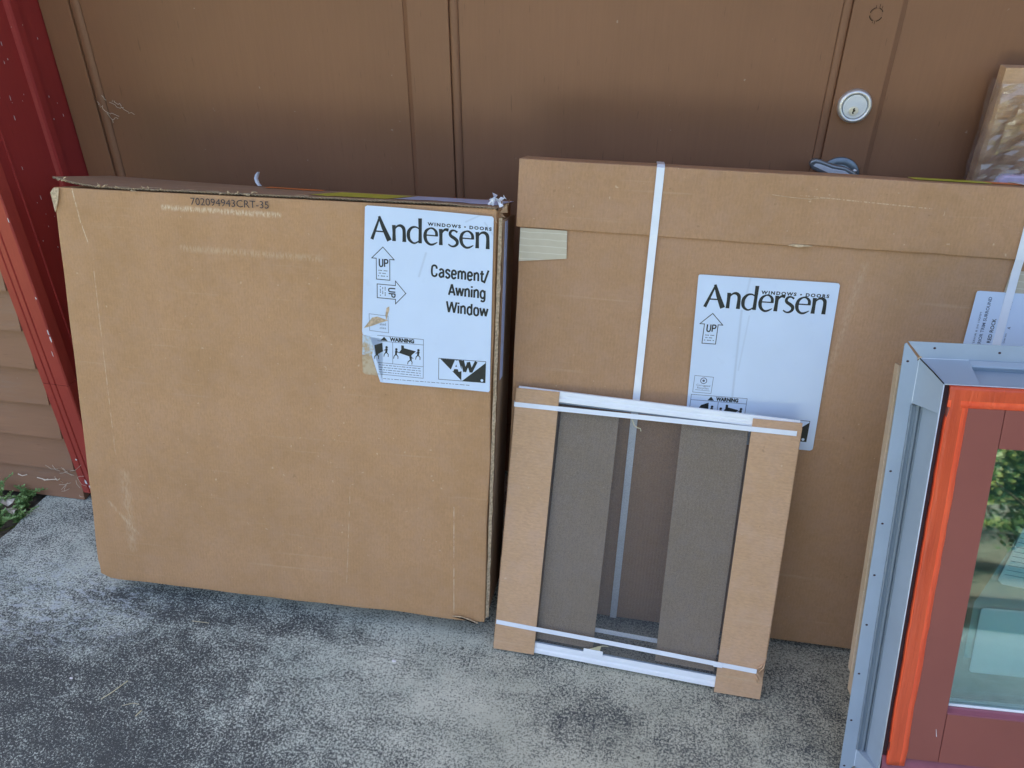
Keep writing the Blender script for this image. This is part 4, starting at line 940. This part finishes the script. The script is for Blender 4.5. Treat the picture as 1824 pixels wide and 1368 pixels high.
# orange masking tape folded over the sash edge
def tape_strip(side):
    bm = bmesh.new(); n = 60; rows = []
    for i in range(n+1):
        s_ = i/n
        wv_ = .0016*noise.noise(Vector((s_*9, 1, side)))+.0008*noise.noise(Vector((s_*31, 2, side)))
        bulge = .0065*max(0, noise.noise(Vector((s_*3.5+4, 7, side))))
        if side == 0:   # left, runs in z
            z = .0925+(.8325-.0925)*s_; pin = .0035*math.exp(-((z-.80)/.02)**2)
            base = .0605+wv_; rows.append([(base-.001+.002*(z < .2)*(1-z/.2)+pin, D+.006, z), (base+pin, YF-.0012-bulge*.3, z), (base+.006+pin, YF-.0016-bulge*.6, z), (base+.013, YF-.0012, z), (base+.022, YF-.0006, z), (base+.0315+wv_*.5, YF-.0005, z)])
        else:
            x = .0585+(WW-.117)*s_; base = .8325+wv_*.6
            rows.append([(x, D+.006, base), (x, YF-.0014, base-.0006), (x, YF-.0020-bulge*.5, base-.006), (x, YF-.0016, base-.014), (x, YF-.0009, base-.024), (x, YF-.0008, base-.0360+wv_*.4)])
    V = [[bm.verts.new(p) for p in r] for r in rows]
    for i in range(n):
        for j in range(5): bm.faces.new((V[i][j], V[i+1][j], V[i+1][j+1], V[i][j+1]))
    return bm
def tape_obj(side, nm):
    bm = tape_strip(side); me = bpy.data.meshes.new(nm); bmesh.ops.recalc_face_normals(bm, faces=bm.faces); bm.to_mesh(me); bm.free()
    o = link(nm, me, None, wn, smooth=True); me.materials.append(M['otape']); me.materials.append(M['otape2'])
    for k, p in enumerate(me.polygons):
        j = k % 5; p.material_index = 1 if j in (0, 4) else 0
    s_ = o.modifiers.new('s', 'SOLIDIFY'); s_.thickness = .0004
    return o
tape_obj(0, 'masking_tape'); tape_obj(1, 'masking_tape')
bx('masking_tape', M['otape'], wn, WW-.092, WW-.058, YF-.0012, YF-.0004, .0925, .83)
# nail holes
holes = [(.009, .857), (.009, .655), (.009, .553), (.009, .449), (.009, .345), (.009, .239), (.008, .134), (.008, .028), (.049, .882), (.153, .879), (.26, .880), (.37, .880), (.48, .880), (.59, .880), (.70, .880)]
for (x, z) in holes:
    bm = bmesh.new(); lathe(bm, [(0, -.0004), (.0017, -.0004), (.0020, .0002)], x, -.0017, z, 10, 1.25); fin(bm, 'nail_hole', M['sash_d'], wn)
bm = bmesh.new(); poly(bm, [(.024, .8600), (.029, .8600), (.031, .866), (.028, .8675), (.0235, .862)], -.0020); fin(bm, 'plastic_chip', M['edge'], wn)
bm = bmesh.new(); poly(bm, [(.0245, .8590), (.0270, .8610), (.0262, .8622), (.0238, .8600)], -.0022); fin(bm, 'plastic_chip', M['gap'], wn)
bm = bmesh.new(); pen(bm, [(.1355, .180), (.1385, .164)], [.0006, .0012], YF-.0003); fin(bm, 'paint_scratch', M['chip'], wn)
# packing board behind the flange
pr('packing_board', M['kraft_p'], wn, [(.0005,.186),(.0005,.225),(-.0045,.235),(-.0030,.848),(.60,.848),(.60,.19)], .004, .024, bevel=.001)
pr('screw_cap', M['alu'], wn, [(.058,.060),(.066,.060),(.066,.068),(.058,.068)], D-.0045, D-.0025, bevel=.0008)

# ================================================================ SMALL THINGS
def weed(x, y, n, h, spread, label, sd, up=.6):
    t_ = thing('weed_plant', label, 'weed', Matrix.Translation((x, y, -.01)), 'weeds at the slab edge'); rr = random.Random(sd)
    for k in range(n):
        a = rr.uniform(0, 2*math.pi); L = h*rr.uniform(.6, 1.1); lean = rr.uniform(.1, spread); pts = []
        for i in range(7):
            s_ = i/6; pts.append(Vector((math.cos(a)*lean*L*s_**1.3, math.sin(a)*lean*L*s_**1.3, L*s_*(up+.4*(1-s_)))))
        bm = bmesh.new(); tube(bm, pts, [.0010, .001, .0009, .0008, .0007, .0006, .0004], 5); st = fin(bm, 'stem', M['stem'], t_)
        bm = bmesh.new()
        for i in range(1, 24):
            s_ = i/23; j = min(5, int(s_*6)); p = pts[j].lerp(pts[j+1], s_*6-j) if j < 6 else pts[6]
            for q in range(2):
                b = rr.uniform(0, 2*math.pi); l = rr.uniform(.008, .016)*(1.15-s_*.5); d = Vector((math.cos(b), math.sin(b), rr.uniform(.1, .8))).normalized(); s2 = d.cross(Vector((0, 0, 1))).normalized()*l*.28
                vs = [bm.verts.new(p), bm.verts.new(p+d*l*.5+s2), bm.verts.new(p+d*l), bm.verts.new(p+d*l*.5-s2)]; bm.faces.new(vs)
        o = fin(bm, 'leaves', M['weed'], t_); 
    return t_
weed(-1.775, 1.475, 7, .13, .5, 'tallest green weed at the far left against the siding', 1)
weed(-1.685, 1.470, 7, .065, .9, 'low weed with feathery leaves at the foot of the siding beside a dry leaf', 2)
weed(-1.705, 1.385, 9, .055, 1.2, 'spreading weed in the middle of the soil strip left of the slab', 3)
weed(-1.700, 1.305, 8, .055, 1.2, 'nearest low weed on the soil strip at the left edge of the photo', 4)
weed(-1.790, 1.36, 8, .07, 1.1, 'bushy weed further left on the soil strip', 5)
weed(-1.745, 1.43, 9, .07, 1.0, 'feathery weed leaning over the bleached leaves', 6)
weed(-1.70, 1.50, 8, .07, .9, 'upright weed against the siding right of the tallest one', 9)
weed(-1.665, 1.415, 7, .045, 1.3, 'small weed creeping onto the slab edge near the siding', 7)
weed(-1.735, 1.325, 9, .075, 1.1, 'bright feathery weed hanging over the slab edge at the left border', 8)
def leaf(x, y, z, s, sd, label):
    rr = random.Random(sd); bm = bmesh.new(); n = 12; c = bm.verts.new((0, 0, .004)); V = []
    for i in range(n):
        a = 2*math.pi*i/n; r = s*(.55+.45*rr.random()); V.append(bm.verts.new((r*math.cos(a), .6*r*math.sin(a), rr.uniform(-.006, .012))))
    for i in range(n): bm.faces.new((c, V[i], V[(i+1) % n]))
    o = fin(bm, 'dry_leaf', M['dry']); o.location = (x, y, z); o.modifiers.new('s', 'SOLIDIFY').thickness = .0006; return tag(o, label, 'leaf', 'dry leaves by the weeds')
leaf(-1.735, 1.462, .018, .040, 3, 'larger crumpled bleached leaf between the weeds by the siding')
leaf(-1.690, 1.428, .012, .028, 8, 'smaller crumpled bleached leaf next to the low weed')
def straw(pts, r, label, m='straw'):
    bm = bmesh.new(); tube(bm, pts, r, 5); return tag(fin(bm, 'straw', M[m]), label, 'straw', 'dry straws on the concrete')
straw([(-1.075, .918, .003), (-1.062, .935, .004), (-1.056, .948, .003), (-1.045, .972, .002)], .0011, 'bent pale straw lying on dark concrete below the left carton')
straw([(-.977, .893, .002), (-.972, .908, .002)], .0012, 'short white straw lying upright on the dark concrete')
straw([(-1.02, .912, .002), (-1.00, .921, .003), (-.985, .921, .002)], .0006, 'thin curved fibre lying between the two pale straws')
straw([(-.99, 1.155, .002), (-.945, 1.155, .003)], .0007, 'thin straw lying in the shade under the left carton edge')
bm = bmesh.new(); bmesh.ops.create_icosphere(bm, subdivisions=1, radius=.0035); o = fin(bm, 'pebble', M['chip']); o.location = (-1.175, .957, .002); o.scale = (1.3, .8, .6); tag(o, 'tiny white pebble on the dark stained concrete at lower left', 'pebble')
bm = bmesh.new(); bmesh.ops.create_icosphere(bm, subdivisions=1, radius=.004); o = fin(bm, 'pebble', M['chip']); o.location = (-.47, 1.125, .002); o.scale = (1.6, 1, .5); tag(o, 'flat pale chip on light concrete below the left carton', 'pebble')
# cobwebs
def web(name, pts_list, r, label):
    bm = bmesh.new()
    for p in pts_list: tube(bm, p, r, 3)
    return tag(fin(bm, name, M['web']), label, 'cobweb')
rw = random.Random(21); L_ = []
def wander(a, b, n=7, amp=.004):
    a, b = Vector(a), Vector(b); return [a.lerp(b, i/n)+Vector((rw.uniform(-1, 1), rw.uniform(-.4, .1), rw.uniform(-1, 1)))*amp*(0 < i < n) for i in range(n+1)]
c0 = (-1.345, 1.820, 1.040); c1 = (-1.338, 1.826, 1.020)
L_ += [wander((-1.366, 1.824, 1.063), (-1.352, 1.820, 1.050)), wander((-1.352, 1.820, 1.050), c0, 5, .003), wander(c0, c1, 6, .003), wander(c1, (-1.338, 1.828, 1.012), 4, .002), wander(c1, (-1.322, 1.828, 1.024), 6, .003),
       wander(c0, (-1.318, 1.828, 1.028), 6, .003), wander((-1.335, 1.828, 1.062), (-1.275, 1.829, 1.034), 10, .003), wander((-1.32, 1.828, 1.066), (-1.30, 1.829, 1.050), 6, .004), wander((-1.35, 1.827, 1.078), (-1.342, 1.828, 1.066), 4, .003)]
web('cobweb', L_, .00060, 'small torn cobweb stuck on the brown door near its left moulding')
L_ = []
for k in range(16):
    a = Vector((rw.uniform(-1.60, -1.50), YS-.021, rw.uniform(.02, .13))); b = a+Vector((rw.uniform(-.05, .05), -.002, rw.uniform(-.03, .03))); L_.append([a, a.lerp(b, .5)+Vector((0, -.004, rw.uniform(-.006, .006))), b])
web('cobweb', L_, .0005, 'thin cobweb threads at the foot of the siding beside the red casing')
L_ = []
for (x0, x1, z) in ((-1.72, -1.69, .073), (-1.66, -1.60, .068), (-1.645, -1.625, .066), (-1.60, -1.585, .072)):
    L_.append([(x0, YS-.018, z), ((x0+x1)/2, YS-.021, z-.003), (x1, YS-.018, z+.001)])
web('cobweb', L_, .0016, 'pale clumps of dusty web on the lowest siding board')

# ================================================================ BEHIND THE CAMERA (seen in the window glass)
leafme = {}
def foliage(name, parent, cx, cy, cz, rx, ry, rz, n, size, mats, sd):
    rr = random.Random(sd); bm = bmesh.new(); clumps = [(Vector((rr.gauss(0, .45), rr.gauss(0, .45), rr.gauss(0, .42))), rr.uniform(.18, .42)) for _ in range(22)]
    for i in range(n):
        c, r = rr.choice(clumps); p = c+Vector((rr.gauss(0, 1), rr.gauss(0, 1), rr.gauss(0, 1)))*r*.55
        p = Vector((cx+p.x*rx, cy+p.y*ry, max(.03, cz+p.z*rz))); d = Vector((rr.uniform(-1, 1), rr.uniform(-1, 1), rr.uniform(-.3, 1))).normalized(); s2 = d.orthogonal().normalized()*size*.4; l = size*rr.uniform(.7, 1.3)
        f = bm.faces.new([bm.verts.new(p), bm.verts.new(p+d*l*.5+s2), bm.verts.new(p+d*l), bm.verts.new(p+d*l*.5-s2)]); f.material_index = 0
    return fin(bm, name, M[mats], parent)
def tree(x, y, h, r, mat, label, sd, cat='tree', nm='tree'):
    t_ = thing(nm, label, cat, Matrix.Translation((x, y, -.03)), 'plants across the lawn'); bm = bmesh.new(); rr = random.Random(sd)
    tube(bm, [(0, 0, 0), (.05, .02, h*.3), (0, .05, h*.6), (.03, 0, h*.85)], [h*.03, h*.024, h*.016, h*.008], 8)
    for k in range(6):
        z0 = h*rr.uniform(.25, .6); a = rr.uniform(0, 6.28); tube(bm, [(0, 0, z0), (r*.4*math.cos(a), r*.4*math.sin(a), z0+h*.12), (r*.75*math.cos(a), r*.75*math.sin(a), z0+h*.25)], [h*.012, h*.008, h*.004], 6)
    fin(bm, 'trunk', M['bark'], t_); foliage('crown', t_, 0, 0, h*.62, r, r, h*.36, 9000 if h < 2.5 else 5000, .08 if h > 2.5 else .032, mat, sd)
bm = bmesh.new(); gridbox(bm, .95, 7.9, -4.5, -.75, -.02, .035, 40, 24, 1, lambda p: p+Vector((0, 0, .02*noise.noise(p*3) if p.z > 0 else 0))); struct(fin(bm, 'garden_bed', M['soil']))
ed = thing('bed_edging', 'weathered timber edging around the planted bed behind the viewer', 'edging')
for (a, b, c, d_) in ((.86, 3.2, -.75, -.66), (3.21, 5.6, -.75, -.66), (5.61, 7.9, -.75, -.66), (.86, .949, -2.6, -.755), (.86, .949, -4.5, -2.61)): bx('timber', M['fence'], ed, a, b, c, d_, .001, .085, bevel=.006)
for k, (x, y, h, r_, m_, lab_) in enumerate(((1.55, -1.75, 1.25, .50, 'leaf2', 'yellow green shrub nearest the open corner of the planted bed'), (2.35, -1.55, 1.0, .50, 'leaf', 'low dark shrub second along the planted bed'), (3.2, -1.9, 1.5, .62, 'leaf2', 'tall yellow green shrub in the middle of the planted bed'), (4.4, -1.8, 1.3, .65, 'leaf', 'dark rounded shrub towards the far end of the planted bed'), (2.0, -3.0, 2.0, .80, 'leaf', 'tall dark shrub in the back row of the planted bed near its corner'), (3.4, -3.4, 2.3, .95, 'leaf2', 'tallest yellow green shrub in the back row of the planted bed'), (5.4, -3.1, 2.2, .9, 'leaf', 'wide dark shrub at the end of the back row'))):
    tree(x, y, h, r_, m_, lab_, 41+k, 'shrub', 'shrub')
tree(.2, -7.0, 4.2, 1.6, 'leaf', 'tall dark tree behind the shrubs across the lawn', 33)
tree(5.2, -6.8, 4.6, 1.9, 'leaf', 'broad dark tree at the right end of the lawn', 34)
tree(-3.2, -7.5, 5.0, 2.0, 'leaf', 'tallest tree standing left across the lawn', 35)
tree(2.4, -9.5, 5.5, 2.4, 'leaf', 'large tree furthest back across the lawn', 36)
fe = thing('timber_fence', 'low weathered timber rail fence along the far side of the lawn', 'fence')
for k in range(9): bx('post', M['fence'], fe, -5+1.5*k, -4.91+1.5*k, -3.75, -3.66, -.03, .62)
for z in (.18, .50): bx('rail', M['fence'], fe, -5.1, 7.1, -3.66, -3.62, z, z+.11)
